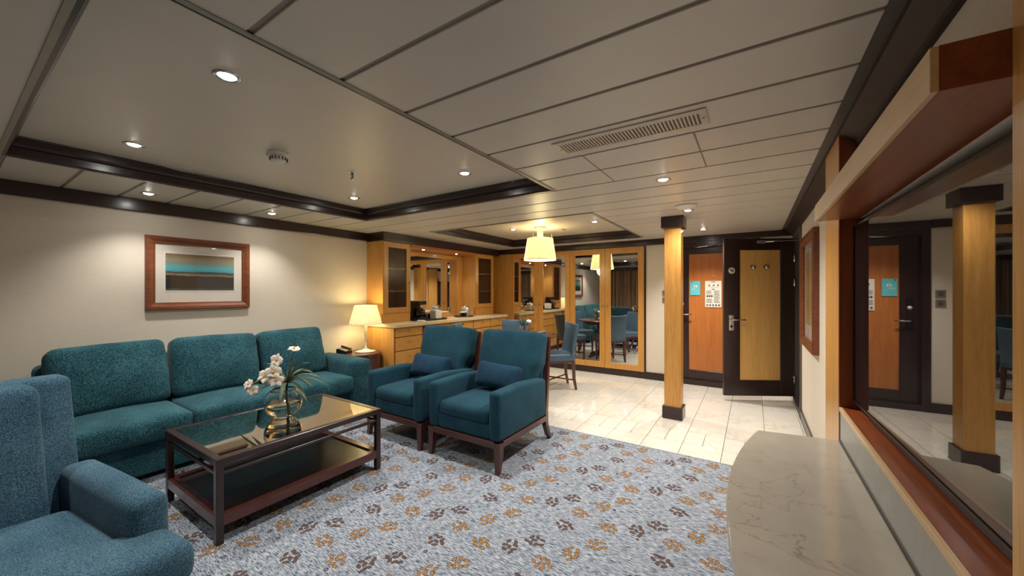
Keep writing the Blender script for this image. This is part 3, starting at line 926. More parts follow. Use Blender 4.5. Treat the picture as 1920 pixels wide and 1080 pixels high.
# ---------------------------------------------------------------- television niche
XP = 0.355
pf = thing('pilaster', 'honey wood pilaster on the far side of the television', 'pilaster', (XP, NY1, 0))
bb('face', 0.0, 0.018, 0.0, 0.39, 0.0, 2.13, honey('z'), pf, 0.001)
bb('return', 0.018, 0.165, -0.018, 0.0, 0.0, 2.13, redwood('z'), pf, 0.0)
bb('return', 0.0, 0.018, -0.018, 0.0, 0.0, 2.13, redwood('z'), pf, 0.0)
bb('return', 0.018, 0.075, 0.372, 0.39, 0.0, 2.13, honey('z'), pf, 0.001)
pn = thing('pilaster', 'honey wood pilaster on the near side of the television', 'pilaster', (XP, NY0, 0))
bb('face', 0.0, 0.018, -0.40, 0.0, 0.0, 2.13, honey('z'), pn, 0.001)
bb('return', 0.018, 0.165, -0.018, 0.0, 0.0, 2.13, redwood('z'), pn, 0.0)
sh = thing('wall_shelf', 'thick cherry shelf spanning above the television', 'shelf', (0.262, NY0, 1.70))
bb('board', 0.012, 0.168, 0.0, NY1 - NY0 - 0.019, 0.0, 0.08, redwood('y'), sh, 0.0)
bb('lipping', 0.0, 0.012, 0.0, NY1 - NY0 - 0.019, 0.0, 0.08, wood('pale_maple', S(206, 170, 122), S(226, 192, 146), 'y'), sh, 0.001)
# a short visible run of the shelf in front of the far pilaster
lg = thing('niche_ledge', 'cherry ledge below the television with pale front edge', 'ledge', (XP, NY0, 0.62))
bb('board', 0.012, 0.165, 0.0, NY1 - NY0 - 0.019, 0.142, 0.162, redwood('y'), lg, 0.0)
bb('lipping', 0.0, 0.012, 0.0, NY1 - NY0 - 0.019, 0.142, 0.162, wood('pale_maple', S(206, 170, 122), S(226, 192, 146), 'y'), lg, 0.001)
bb('upstand', 0.004, 0.05, 0.0, NY1 - NY0 - 0.019, 0.003, 0.142, M_UPSTAND, lg, 0.001)
bb('seal', -0.002, 0.004, 0.0, NY1 - NY0 - 0.019, 0.0, 0.006, plain('dark_seal', S(84, 78, 72), 0.6), lg, 0.0)
tv = thing('television', 'large black flat television hung in the wall niche', 'television', (0.43, 1.70, 0.82), rot=(R(90), 0, R(-90 + 1.5)))
bb('housing', -0.705, 0.705, 0.0, 0.845, -0.05, 0.0, M_BLACK, tv, 0.006)
bb('screen', -0.697, 0.697, 0.012, 0.837, 0.0, 0.0025, M_TV, tv, 0.0)
frame_mesh('bezel', -0.707, 0.707, -0.002, 0.847, [(0, -0.01), (0, 0.006), (0.010, 0.006), (0.010, -0.01)], M_BLACK, tv)
bb('soundbar', -0.5, 0.5, -0.032, -0.004, -0.04, -0.005, M_BLACK, tv, 0.004)
bb('wall_bracket', -0.2, 0.2, 0.2, 0.6, -0.082, -0.05, M_BLACK, tv, 0.0)

# curved marble console below it
arc = []
cxm, hc = 1.615, 0.745
for k in range(25):
    t_ = -1 + 2 * k / 24
    yy = cxm + hc * t_
    arc.append((0.02 - 0.101 * (1 - t_ * t_) - 0.0, yy))
outline = [(XP, 0.80)] + arc + [(XP, NY1 - 0.016)]
con = thing('console', 'demilune console with veined beige marble top below the television', 'console', (0, 0, 0))
prism('marble_top', outline, 0.588, 0.618, M_STONE, con, bev=0.005)
inner = [(XP, 0.83)] + [(x + 0.035, cxm + (y - cxm) * 0.965) for x, y in arc] + [(XP, NY1 - 0.04)]
prism('curved_body', inner, 0.06, 0.588, mahog('z'), con)
prism('plinth', [(XP, 0.86)] + [(x + 0.07, cxm + (y - cxm) * 0.93) for x, y in arc] + [(XP, NY1 - 0.07)], 0.001, 0.06, dark('y'), con)
for k in range(4):
    yy = cxm - 0.55 + 0.36 * k
    t_ = (yy - cxm) / hc
    lathe('knob', [(0.005, 0), (0.005, 0.014), (0.011, 0.02), (0, 0.028)], M_CHROME, con, (0.055 - 0.101 * (1 - t_ * t_), yy, 0.50), 12, (0, R(-90), 0))

# ---------------------------------------------------------------- pictures
def art_mat(name, stops_y, w, h):
    m, nt, bs = new_mat(name)
    tc = N(nt, 'ShaderNodeTexCoord'); sp = N(nt, 'ShaderNodeSeparateXYZ')
    L(nt, tc.outputs['Object'], sp.inputs[0])
    n = noise(nt, coords(nt, (6, 26, 1)), 1.0, 5, 0.7)
    a = N(nt, 'ShaderNodeMath', operation='MULTIPLY_ADD'); L(nt, n, a.inputs[0]); a.inputs[1].default_value = 0.05; L(nt, sp.outputs[1], a.inputs[2])
    mr = N(nt, 'ShaderNodeMapRange'); L(nt, a.outputs[0], mr.inputs[0])
    mr.inputs[1].default_value = -h / 2 + 0.025; mr.inputs[2].default_value = h / 2 + 0.025
    L(nt, ramp(nt, mr.outputs[0], stops_y), bs.inputs['Base Color'])
    bs.inputs['Roughness'].default_value = 0.6
    return m
def pane_mat():
    m = bpy.data.materials.new('picture_glass'); m.use_nodes = True
    nt = m.node_tree; nt.nodes.clear()
    out = N(nt, 'ShaderNodeOutputMaterial'); mx = N(nt, 'ShaderNodeMixShader')
    tr_ = N(nt, 'ShaderNodeBsdfTransparent'); gl = N(nt, 'ShaderNodeBsdfGlossy'); gl.inputs['Roughness'].default_value = 0.01
    lw = N(nt, 'ShaderNodeLayerWeight')
    pw = N(nt, 'ShaderNodeMath', operation='POWER'); L(nt, lw.outputs['Facing'], pw.inputs[0]); pw.inputs[1].default_value = 5.0
    fr = N(nt, 'ShaderNodeMath', operation='MULTIPLY_ADD'); L(nt, pw.outputs[0], fr.inputs[0]); fr.inputs[1].default_value = 0.92; fr.inputs[2].default_value = 0.05
    L(nt, fr.outputs[0], mx.inputs[0]); L(nt, tr_.outputs[0], mx.inputs[1]); L(nt, gl.outputs[0], mx.inputs[2])
    L(nt, mx.outputs[0], out.inputs[0])
    return m
M_PANE = pane_mat()
M_MAT = plain('picture_mount', S(224, 216, 204), 0.8, var=0.02)
def picture(label, loc, rot, w, h, fw, depth, art, aw, ah, ay=0.0, ft=mahog):
    t = thing('framed_picture', label, 'picture', loc, rot=rot)
    frame_mesh('frame', -w / 2, w / 2, -h / 2, h / 2, [(0, 0.0), (0, depth * 0.75), (0.006, depth), (fw * 0.45, depth * 0.92), (fw * 0.8, depth * 0.6), (fw, depth * 0.5), (fw, 0.0)], ft('x'), t)
    mt = bb('mount', -w / 2 + fw * 0.8, w / 2 - fw * 0.8, -h / 2 + fw * 0.8, h / 2 - fw * 0.8, 0.002, 0.008, M_MAT, t, 0)
    frame_mesh('bevel_line', -aw / 2 - 0.014, aw / 2 + 0.014, ay - ah / 2 - 0.014, ay + ah / 2 + 0.014, [(0, 0.008), (0.002, 0.0095), (0.010, 0.0095), (0.012, 0.008)], M_WHITE, t)
    bb('artwork', -aw / 2, aw / 2, -ah / 2, ah / 2, 0.0, 0.0015, art, t, 0).location.z += 0.0085
    for c in t.children:
        if c.name.startswith('artwork'):
            c.location.y += ay
    gw, gh = w / 2 - fw * 0.85, h / 2 - fw * 0.85
    gme = bpy.data.meshes.new('glazing')
    gme.from_pydata([(-gw, -gh, 0.013), (gw, -gh, 0.013), (gw, gh, 0.013), (-gw, gh, 0.013)], [], [(0, 1, 2, 3)])
    make('glazing', gme, M_PANE, t)
    return t
BR = wood('picture_walnut', S(92, 46, 26), S(140, 80, 48), 'x')
ART1 = art_mat('abstract_seascape', [(0.0, S(90, 120, 112)), (0.05, S(60, 52, 46)), (0.08, S(38, 34, 34)), (0.40, S(46, 40, 38)), (0.43, S(150, 126, 92)), (0.50, S(30, 36, 38)), (0.54, S(70, 160, 176)),
                                   (0.64, S(96, 176, 186)), (0.74, S(130, 150, 140)), (0.86, S(160, 144, 112)), (1.0, S(120, 100, 72))], 0.52, 0.34)
picture('framed abstract of turquoise and black bands on the wall above the sofa', (XL, 1.394, 1.512), ROT_LEFT, 0.80, 0.66, 0.066, 0.034, ART1, 0.525, 0.335, 0.012, lambda a: BR)
ART2 = art_mat('abstract_sand', [(0.0, S(206, 184, 140)), (0.3, S(190, 160, 104)), (0.5, S(204, 178, 128)), (0.75, S(176, 150, 104)), (1.0, S(196, 186, 160))], 0.6, 0.7)
picture('tall framed sandy abstract on the right wall beside the open door', (XR, 4.18, 1.35), ROT_RIGHT, 0.94, 1.0, 0.07, 0.045, ART2, 0.60, 0.66, 0.03, lambda a: BR)

# ---------------------------------------------------------------- ceiling fittings
for x, y, lab in [(-1.86, 0.67, 'downlight in the raised panel largest and nearest in view'),
                  (-3.21, 0.67, 'downlight in the raised panel at the curtain and sofa corner'),
                  (-3.25, 2.21, 'downlight in the raised panel at its far sofa wall corner'),
                  (-1.86, 2.21, 'downlight in the raised panel at its far corner by the air grille')]:
    downlight((x, y, ZR), lab, DOWN_W * (0.8 if y < 1 else 1.1))
for x, y, lab in [(-2.95, 4.60, 'downlight in the dining ceiling panel on the bar side of the pendant'),
                  (-1.73, 4.66, 'downlight in the dining ceiling panel on the column side of the pendant')]:
    downlight((x if x < -2 else x, y, ZR), lab, 18)
downlight((-4.10, 0.94, ZC), 'downlight in the planks above the left side of the seascape picture', 10, ang_=110)
downlight((-4.10, 1.86, ZC), 'downlight in the planks above the sofa, right of the picture', 10, ang_=110)
downlight((-0.535, 2.80, ZC), 'downlight in the planks just past the air grille', 42, ang_=150, blend=1.0)
downlight((-0.535, 3.99, ZC), 'downlight in the planks right before the column', 15, ang_=150, blend=1.0)
downlight((-0.535, 5.30, ZC), 'downlight in the planks before the entrance door', 34)
downlight((-0.535, 0.40, ZC), 'added fill downlight in the planks beside the camera, out of view', 11)  # fill lamp added out of view to brighten the console
downlight((-2.5, -0.32, ZC), 'added fill downlight in the planks before the curtains, seen in the mirrors', 7)  # another added lamp, lifts the curtains in the mirrors

sd = thing('smoke_detector', 'white slotted smoke detector on the raised ceiling panel', 'smoke detector', (-2.60, 1.22, ZR))
lathe('base', [(0, 0), (0.058, 0), (0.058, -0.018), (0.05, -0.022), (0, -0.022)], M_WHITE, sd)
lathe('sensor_head', [(0.046, -0.02), (0.052, -0.035), (0.044, -0.055), (0.028, -0.066), (0, -0.068)], M_WHITE, sd)
for k in range(16):
    a = 2 * PI * k / 16
    box('slot', (0.049 * math.cos(a), 0.049 * math.sin(a), -0.045), (0.008, 0.006, 0.018), M_GREYTRIM, sd, 0, 1, (0, -0.45, a) if False else (0, 0, a))
box('wall_tab', (-0.075, -0.02, -0.008), (0.05, 0.025, 0.016), M_WHITE, sd, 0.003)
def sprinkler(loc, label):
    t = thing('sprinkler_head', label, 'sprinkler', loc)
    lathe('escutcheon', [(0, -0.001), (0.022, -0.001), (0.024, -0.004), (0.032, -0.004), (0.034, 0.0)], M_CHROME, t)
    tube('body', [(0, 0, 0), (0, 0, -0.03), (0, 0, -0.045)], [0.010, 0.009, 0.006], M_BRASS, t)
    lathe('deflector', [(0, -0.048), (0.016, -0.048), (0.016, -0.045), (0, -0.045)], M_BRASS, t)
    for s in (-1, 1):
        tube('frame_arm', [(s * 0.008, 0, -0.02), (s * 0.012, 0, -0.034), (s * 0.003, 0, -0.046)], 0.002, M_BRASS, t)
sprinkler((-2.58, 1.74, ZR), 'sprinkler head on the raised panel beside the smoke detector')
sprinkler((-2.32, 4.98, ZR), 'sprinkler head on the dining ceiling panel behind the pendant')
dm = lathe('ceiling_speaker', [(0, -0.03), (0.05, -0.027), (0.085, -0.016), (0.10, 0.0), (0, 0)], M_WHITE, None, (-0.52, 3.76, ZC), 28)
tag(dm, 'shallow white dome speaker on the planks above the column', 'speaker')
vt = thing('air_grille', 'cream slotted air grille in the plank ceiling', 'vent', (-0.54, 1.885, ZC))
frame_mesh('frame', -0.37, 0.37, -0.09, 0.09, [(0, 0.0), (0, -0.006), (0.03, -0.009), (0.034, 0.0)], plain('grille_cream', S(208, 196, 176), 0.4, var=0.02), vt)
bb('dark_back', -0.335, 0.335, -0.056, 0.056, -0.0015, -0.0005, M_GREYTRIM, vt, 0)
slat_me = None
for k in range(40):
    x = -0.325 + 0.65 * k / 39
    if slat_me is None:
        bm = bmesh.new(); add_box(bm, (0, 0, 0), (0.0085, 0.116, 0.006)); slat_me = bm_mesh('slat', bm)
    make('slat', slat_me, MATS['grille_cream'], vt, (x, 0, -0.0045))
for s in (-1, 1):
    lathe('screw', [(0, -0.0105), (0.004, -0.010), (0.005, -0.007)], M_GREYTRIM, vt, (s * 0.352, 0, 0), 10)

# ---------------------------------------------------------------- lamps
def shade_mat(name, col, emis):
    m = bpy.data.materials.new(name); m.use_nodes = True
    nt = m.node_tree; nt.nodes.clear()
    out = N(nt, 'ShaderNodeOutputMaterial')
    d = N(nt, 'ShaderNodeBsdfDiffuse'); tl = N(nt, 'ShaderNodeBsdfTranslucent'); mx = N(nt, 'ShaderNodeMixShader'); mx.inputs[0].default_value = 0.35
    n = noise(nt, coords(nt, (1, 1, 0.05)), 90, 1)
    c = ramp(nt, n, [(0.3, tuple(k * 0.86 for k in col[:3]) + (1,)), (0.7, col)])
    L(nt, c, d.inputs[0])
    dk = N(nt, 'ShaderNodeMix', data_type='RGBA', blend_type='MULTIPLY'); dk.inputs[0].default_value = 1.0
    L(nt, c, dk.inputs[6]); dk.inputs[7].default_value = (0.36, 0.36, 0.34, 1); L(nt, dk.outputs[2], tl.inputs[0])
    L(nt, d.outputs[0], mx.inputs[1]); L(nt, tl.outputs[0], mx.inputs[2])
    em = N(nt, 'ShaderNodeEmission'); L(nt, c, em.inputs[0]); em.inputs[1].default_value = emis
    ad = N(nt, 'ShaderNodeAddShader'); L(nt, mx.outputs[0], ad.inputs[0]); L(nt, em.outputs[0], ad.inputs[1])
    L(nt, ad.outputs[0], out.inputs[0])
    return m
M_SHADE = shade_mat('pleated_shade', (0.90, 0.82, 0.52, 1), 0.09)
def lamp_shade(parent, rb, rt, z0, z1, name='shade'):
    s_ = lathe(name, [(rb, z0), ((rb + rt) / 2, (z0 + z1) / 2), (rt, z1)], M_SHADE, parent, seg=160, pleat=0.02, npleat=40)
    lathe('hem', [(rb * 1.012, z0 - 0.004), (rb * 1.012, z0 + 0.008), (rb * 0.99, z0 + 0.008), (rb * 0.99, z0 - 0.004), (rb * 1.012, z0 - 0.004)], M_SHADE, s_, seg=48)
    return s_
TZ = 0.58
tl_ = thing('table_lamp', 'lit white table lamp with pleated shade on the round side table', 'lamp', (-4.16, 2.995, TZ + 0.001))
lathe('base', [(0, 0), (0.125, 0), (0.128, 0.006), (0.06, 0.016), (0.024, 0.035), (0, 0.035)], M_WHITE, tl_, seg=36)
lathe('stem', [(0.022, 0.03), (0.012, 0.07), (0.011, 0.14), (0.017, 0.24), (0.020, 0.30), (0.014, 0.36), (0.010, 0.46), (0, 0.46)], M_WHITE, tl_)
lamp_shade(tl_, 0.195, 0.132, 0.354, 0.588)
lathe('bulb', [(0.015, 0.42), (0.03, 0.46), (0.03, 0.49), (0, 0.52)], emitter('warm_bulb', (1.0, 0.85, 0.55), 8.0), tl_, seg=16)
point('lamp_light', tl_, (0, 0, 0.56), TABLE_LAMP_W * 0.5, size=0.03)
point('lamp_light', tl_, (0, 0, 0.40), TABLE_LAMP_W * 0.5, size=0.03)

pd = thing('pendant_lamp', 'lit cream pleated pendant lamp over the dining table', 'lamp', (-2.53, 4.65, ZR))
lathe('canopy', [(0, 0), (0.085, 0), (0.085, -0.04), (0, -0.04)], M_WHITE, pd)
lathe('stem', [(0.042, -0.04), (0.042, -0.17), (0, -0.17)], M_WHITE, pd)
lamp_shade(pd, 0.225, 0.178, -0.465, -0.16)
for k in range(3):
    a = 2 * PI * k / 3 + 0.4
    tube('hanger', [(0.165 * math.cos(a), 0.165 * math.sin(a), -0.19), (0.165 * math.cos(a), 0.165 * math.sin(a), -0.105)], 0.004, M_WHITE, pd)
lathe('diffuser', [(0, -0.452), (0.215, -0.452), (0.215, -0.449), (0, -0.449)], emitter('pendant_diffuser', (1.0, 0.93, 0.75), 1.2), pd, seg=36)
point('pendant_light_down', pd, (0, 0, -0.50), PENDANT_W * 0.55, size=0.10)
point('pendant_light_up', pd, (0, 0, -0.22), PENDANT_W * 0.40, size=0.04)

# ---------------------------------------------------------------- sofa
sofa = thing('sofa', 'long teal chenille three seat sofa against the left wall', 'sofa', (-3.97, 1.40, 0), R(90))
# local x = along the wall (+ towards the lamp), local -y = front
soft('base', (2.02, 0.74, 0.27), 0.02, M_SOFA, sofa, (0, 0.03, 0.175), n=(4, 4, 4))
soft('back_frame', (2.04, 0.17, 0.66), 0.05, M_SOFA, sofa, (0, 0.36, 0.485), n=(4, 2, 4))
for s in (-1, 1):
    soft('arm', (0.24, 0.82, 0.56), 0.05, M_SOFA, sofa, (s * 1.13, 0.0, 0.325), n=(3, 6, 4), puff=(0.008, 0, 0.012))
for k in range(3):
    soft('seat_cushion', (0.672, 0.72, 0.165), 0.045, M_SOFA, sofa, (-0.672 + 0.672 * k, -0.09, 0.375), n=(8, 8, 2), puff=(0.0, 0.008, 0.022))
for k in range(3):
    def lean(v):
        return Vector((v.x * (1 - 0.02 * (v.z + 0.25)), v.y, v.z))
    soft('back_cushion', (0.638, 0.19, 0.505), 0.055, M_SOFA, sofa, (-0.665 + 0.665 * k, 0.155, 0.69), (R(-15), R([-1.2, 1.0, -0.6][k]), R([2, -1.5, 1][k])), n=(10, 3, 9), seg=4, puff=(0.010, 0.04, 0.008), deform=lean, wrinkle=0.005)
for sx in (-1.1, 1.1):
    for sy in (-0.34, 0.34):
        sweep_rect('foot', [(sx, sy, 0), (sx, sy, 0.05)], [(0.05, 0.05), (0.06, 0.06)], mahog('z'), sofa)

# ---------------------------------------------------------------- armchairs by the carpet edge
def armchair(label, loc, rz=0.0):
    t = thing('armchair', label, 'armchair', loc, rz, 'pair of teal armchairs')
    for s in (-1, 1):
        sweep_rect('leg', [(s * 0.338, -0.385, 0.0), (s * 0.336, -0.372, 0.10), (s * 0.334, -0.368, 0.225)], [(0.034, 0.034), (0.048, 0.050), (0.060, 0.064)], mahog('z'), t)
        sweep_rect('rear_post', [(s * 0.336, 0.45, 0.0), (s * 0.336, 0.405, 0.06), (s * 0.336, 0.365, 0.15), (s * 0.336, 0.36, 0.28), (s * 0.336, 0.385, 0.50), (s * 0.326, 0.43, 0.72), (s * 0.316, 0.476, 0.925)],
                   [(0.036, 0.04), (0.038, 0.045), (0.042, 0.052), (0.042, 0.05), (0.04, 0.042), (0.038, 0.036), (0.034, 0.030)], mahog('z'), t, bev=0.004)
        bb('side_rail', s * 0.312, s * 0.36, -0.34, 0.35, 0.185, 0.235, mahog('y'), t, 0.004)
        def slope(v):
            return Vector((v.x, v.y, v.z - 0.03 * (v.y > 0) * v.y / 0.35 * (v.z > 0)))
        soft('arm', (0.105, 0.745, 0.365), 0.032, M_CHAIR, t, (s * 0.309, -0.028, 0.418), n=(2, 6, 5), puff=(0.004, 0.0, 0.006), deform=slope)
    bb('front_rail', -0.31, 0.31, -0.398, -0.350, 0.185, 0.235, mahog('x'), t, 0.004)
    bb('rear_rail', -0.32, 0.32, 0.335, 0.375, 0.20, 0.26, mahog('x'), t, 0.004)
    bb('top_rail', -0.31, 0.31, 0.455, 0.482, 0.875, 0.930, mahog('x'), t, 0.006)
    soft('seat_base', (0.53, 0.70, 0.115), 0.02, M_CHAIR, t, (0, -0.035, 0.292), n=(4, 4, 2))
    soft('seat_cushion', (0.508, 0.60, 0.115), 0.04, M_CHAIR, t, (0, -0.095, 0.402), n=(8, 8, 2), puff=(0, 0.01, 0.025))
    soft('back_panel', (0.60, 0.06, 0.60), 0.02, M_CHAIR, t, (0, 0.405, 0.62), (R(-12), 0, 0), n=(4, 2, 4))
    def tee(v):
        k = 0.84 if v.z < -0.10 else (1.0 if v.z > 0.0 else 0.84 + 0.16 * (v.z + 0.10) / 0.10)
        return Vector((v.x * k, v.y, v.z))
    soft('back_cushion', (0.66, 0.17, 0.545), 0.045, M_CHAIR, t, (0, 0.315, 0.70), (R(-13), 0, 0), n=(9, 3, 10), puff=(0.006, 0.03, 0.010), deform=tee, wrinkle=0.002)
    return t
armchair('teal armchair nearer the sofa, behind the coffee table', (-2.715, 2.625, 0), R(0))
armchair('teal armchair at the edge of the tiles, right of its twin', (-1.915, 2.635, 0), R(0))
for x, lab, rz in ((-2.70, 'navy lumbar pillow on the armchair nearer the sofa', 3), (-1.885, 'navy lumbar pillow on the armchair at the tile edge', -2)):
    p = soft('lumbar_pillow', (0.45, 0.12, 0.235), 0.05, M_PILLOW, None, (x, 2.695, 0.600), (R(-22), R(2), R(rz)), n=(9, 3, 6), seg=4, puff=(-0.01, 0.035, -0.012), wrinkle=0.003)
    tag(p, lab, 'pillow', 'lumbar pillows')

# ---------------------------------------------------------------- big chair at the left edge
lc = thing('lounge_chair', 'large slate blue chenille lounge chair at the left edge of the view', 'armchair', (-2.20, -0.005, 0), R(90 + 7))
soft('base', (0.86, 0.86, 0.25), 0.03, M_LCHAIR, lc, (0, -0.03, 0.19), n=(4, 4, 3))
def tlean(v):
    return Vector((v.x, v.y + 0.30 * max(0, v.z + 0.33) * 0.9, v.z))
soft('back_frame', (0.80, 0.13, 0.69), 0.03, M_LCHAIR, lc, (0, 0.27, 0.62), n=(4, 2, 6), deform=tlean)
soft('back_cushion', (0.60, 0.16, 0.54), 0.035, M_LCHAIR, lc, (-0.03, 0.145, 0.695), n=(6, 3, 8), puff=(0, 0.015, 0.004), deform=lambda v: Vector((v.x, v.y + 0.27 * (v.z + 0.27), v.z)))
for s in (-1, 1):
    soft('arm', (0.115, 0.69, 0.29), 0.035, M_LCHAIR, lc, (s * 0.385, -0.075, 0.455), n=(2, 6, 4), puff=(0.006, 0, 0.010))
# T shaped seat cushion: wraps in front of the arms
def tseat(v):
    k = 1.0 if v.y < -0.17 else (0.74 if v.y > -0.10 else 1.0 - 0.26 * (v.y + 0.17) / 0.07)
    dz = 0.02 * math.cos(max(-1, min(1, v.x / 0.45)) * PI / 2) * (v.z > 0)
    return Vector((v.x * k, v.y, v.z + dz))
soft('seat_cushion', (0.90, 0.72, 0.155), 0.055, M_LCHAIR, lc, (0, -0.245, 0.395), n=(12, 24, 2), seg=4, puff=(0, 0.006, 0.014), deform=tseat)
for sx in (-0.36, 0.36):
    for sy in (-0.40, 0.34):
        sweep_rect('foot', [(sx, sy, 0), (sx, sy, 0.07)], [(0.04, 0.04), (0.055, 0.055)], mahog('z'), lc)

# ---------------------------------------------------------------- coffee table
ct = thing('coffee_table', 'dark wood coffee table with mirrored bronze top and lower shelf', 'coffee table', (-2.775, 1.325, 0))
hx_, hy_ = 0.40, 0.52
for sx in (-1, 1):
    for sy in (-1, 1):
        sweep_rect('leg', [(sx * (hx_ - 0.02), sy * (hy_ - 0.02), 0), (sx * (hx_ - 0.02), sy * (hy_ - 0.02), 0.43)], [(0.036, 0.036)] * 2, dark('z'), ct, bev=0.002)
frame_mesh('top_frame', -hx_, hx_, -hy_, hy_, [(0, 0.425), (0, 0.456), (0.003, 0.459), (0.036, 0.459), (0.038, 0.456), (0.038, 0.425)], dark('y'), ct)
bb('glass_top', -hx_ + 0.037, hx_ - 0.037, -hy_ + 0.037, hy_ - 0.037, 0.446, 0.4565, M_BRONZE, ct, 0)
for s in (-1, 1):
    bb('stretcher', -hx_ + 0.036, hx_ - 0.036, s * (hy_ - 0.018) - 0.009, s * (hy_ - 0.018) + 0.009, 0.365, 0.383, dark('x'), ct, 0.002)
    bb('stretcher', s * (hx_ - 0.018) - 0.009, s * (hx_ - 0.018) + 0.009, -hy_ + 0.036, hy_ - 0.036, 0.365, 0.383, dark('y'), ct, 0.002)
frame_mesh('shelf_frame', -hx_ + 0.004, hx_ - 0.004, -hy_ + 0.004, hy_ - 0.004, [(0, 0.095), (0, 0.150), (0.045, 0.150), (0.050, 0.145), (0.050, 0.095)], mahog('y'), ct)
bb('lower_shelf', -hx_ + 0.05, hx_ - 0.05, -hy_ + 0.05, hy_ - 0.05, 0.115, 0.138, dark('y'), ct, 0)

# ---------------------------------------------------------------- orchid vases
M_GLASS = glass('clear_glass')
M_WATER = glass('water', (0.98, 0.97, 0.88, 1), 0.0, 1.33)
M_LEAF = plain('palm_leaf', S(84, 100, 72), 0.5, var=0.25, vs_=20)
M_STEM = plain('stem_green', S(52, 66, 40), 0.55, var=0.2, vs_=20)
M_PETAL = plain('orchid_petal', S(232, 222, 208), 0.6, var=0.06, vs_=30)
M_THROAT = plain('orchid_throat', S(206, 160, 80), 0.6, var=0.15, vs_=30)
def fishbowl(parent, r, wlevel):
    po, pi = [], []
    n = 16
    a0, a1 = R(-64), R(52)
    for k in range(n + 1):
        a = a0 + (a1 - a0) * k / n
        po.append((r * math.cos(a), r * math.sin(a)))
    base = -po[0][1]
    po = [(x, z + base) for x, z in po]
    ri = r - 0.004
    for k in range(n + 1):
        a = a1 + (a0 - a1) * k / n
        pi.append((ri * math.cos(a), ri * math.sin(a) + base + (0.003 if k > n - 3 else 0)))
    lathe('bowl', [(0, 0)] + po + pi + [(0, 0.009)], M_GLASS, parent, seg=40)
    wp = [(0, 0.0095)]
    rw = ri - 0.0006
    zc = base
    k0 = 0
    for k in range(n + 1):
        a = a0 + (a1 - a0) * k / n
        z = rw * math.sin(a) + zc
        if z > wlevel: break
        wp.append((rw * math.cos(a), max(z, 0.0095)))
    wp.append((math.sqrt(max(rw * rw - (wlevel - zc) ** 2, 1e-6)), wlevel)); wp.append((0, wlevel))
    lathe('water', wp, M_WATER, parent, seg=40)
    return base + r * math.sin(a1)

def strip_leaf(parent, pts, width, mat, name='leaf'):
    pts = [Vector(p) for p in pts]
    n = len(pts)
    bm = bmesh.new(); prev = None
    for i, p in enumerate(pts):
        t = (pts[min(i + 1, n - 1)] - pts[max(i - 1, 0)]).normalized()
        side = t.cross(Vector((0, 0, 1)))
        side = side.normalized() if side.length > 1e-4 else Vector((1, 0, 0))
        f = i / (n - 1)
        w = width * (0.35 + 1.3 * f) * (1 - f) ** 0.6 * 1.1 + 0.0006
        up = side.cross(t).normalized()
        row = [bm.verts.new(p - side * w), bm.verts.new(p - up * w * 0.35), bm.verts.new(p + side * w)]
        row += [bm.verts.new(p + side * w + up * 0.0012), bm.verts.new(p - up * (w * 0.35 - 0.0012)), bm.verts.new(p - side * w + up * 0.0012)]
        if prev:
            for k in range(6):
                bm.faces.new([prev[k], prev[(k + 1) % 6], row[(k + 1) % 6], row[k]])
        else:
            bm.faces.new(row[::-1])
        prev = row
    bm.faces.new(prev)
    return make(name, bm_mesh(name, bm), mat, parent, smooth=True)

def petal_mesh(l, w):
    bm = bmesh.new()
    nu, nv = 6, 4
    top = []
    for lay in (0, 1):
        g = []
        for i in range(nu + 1):
            u = i / nu
            ww = w * math.sin(PI * min(1, u * 0.93 + 0.04)) ** 0.7
            g.append([bm.verts.new((l * u, ww * (-1 + 2 * j / nv), 0.12 * l * math.sin(u * 2.6) - 0.25 * w * (-1 + 2 * j / nv) ** 2 * u + lay * 0.0012)) for j in range(nv + 1)])
        top.append(g)
    for i in range(nu):
        for j in range(nv):
            bm.faces.new([top[1][i][j], top[1][i + 1][j], top[1][i + 1][j + 1], top[1][i][j + 1]])
            bm.faces.new([top[0][i][j], top[0][i][j + 1], top[0][i + 1][j + 1], top[0][i + 1][j]])
    for i in range(nu):
        bm.faces.new([top[0][i][0], top[0][i + 1][0], top[1][i + 1][0], top[1][i][0]])
        bm.faces.new([top[0][i][nv], top[1][i][nv], top[1][i + 1][nv], top[0][i + 1][nv]])
    return bm_mesh('petal', bm)
PET = {}
def orchid_flower(parent, loc, rot, s=1.0):
    key = round(s, 2)
    if key not in PET:
        PET[key] = (petal_mesh(0.034 * s, 0.019 * s), petal_mesh(0.032 * s, 0.011 * s))
    c = lathe('blossom', [(0, 0.010 * s), (0.006 * s, 0.007 * s), (0.008 * s, 0.0), (0.005 * s, -0.004 * s), (0, -0.006 * s)], M_THROAT, parent, loc, 12, rot)
    for k in range(5):
        big = k in (1, 4)
        a = [90, 18, -54, -126, 162][k]
        a = [90, 10, -50, -130, 170][k]
        make('petal', PET[key][0 if big else 1], M_PETAL, c, (0, 0, 0), (R(10 if k % 2 else -8), R(-10), R(a)), True)
    return c

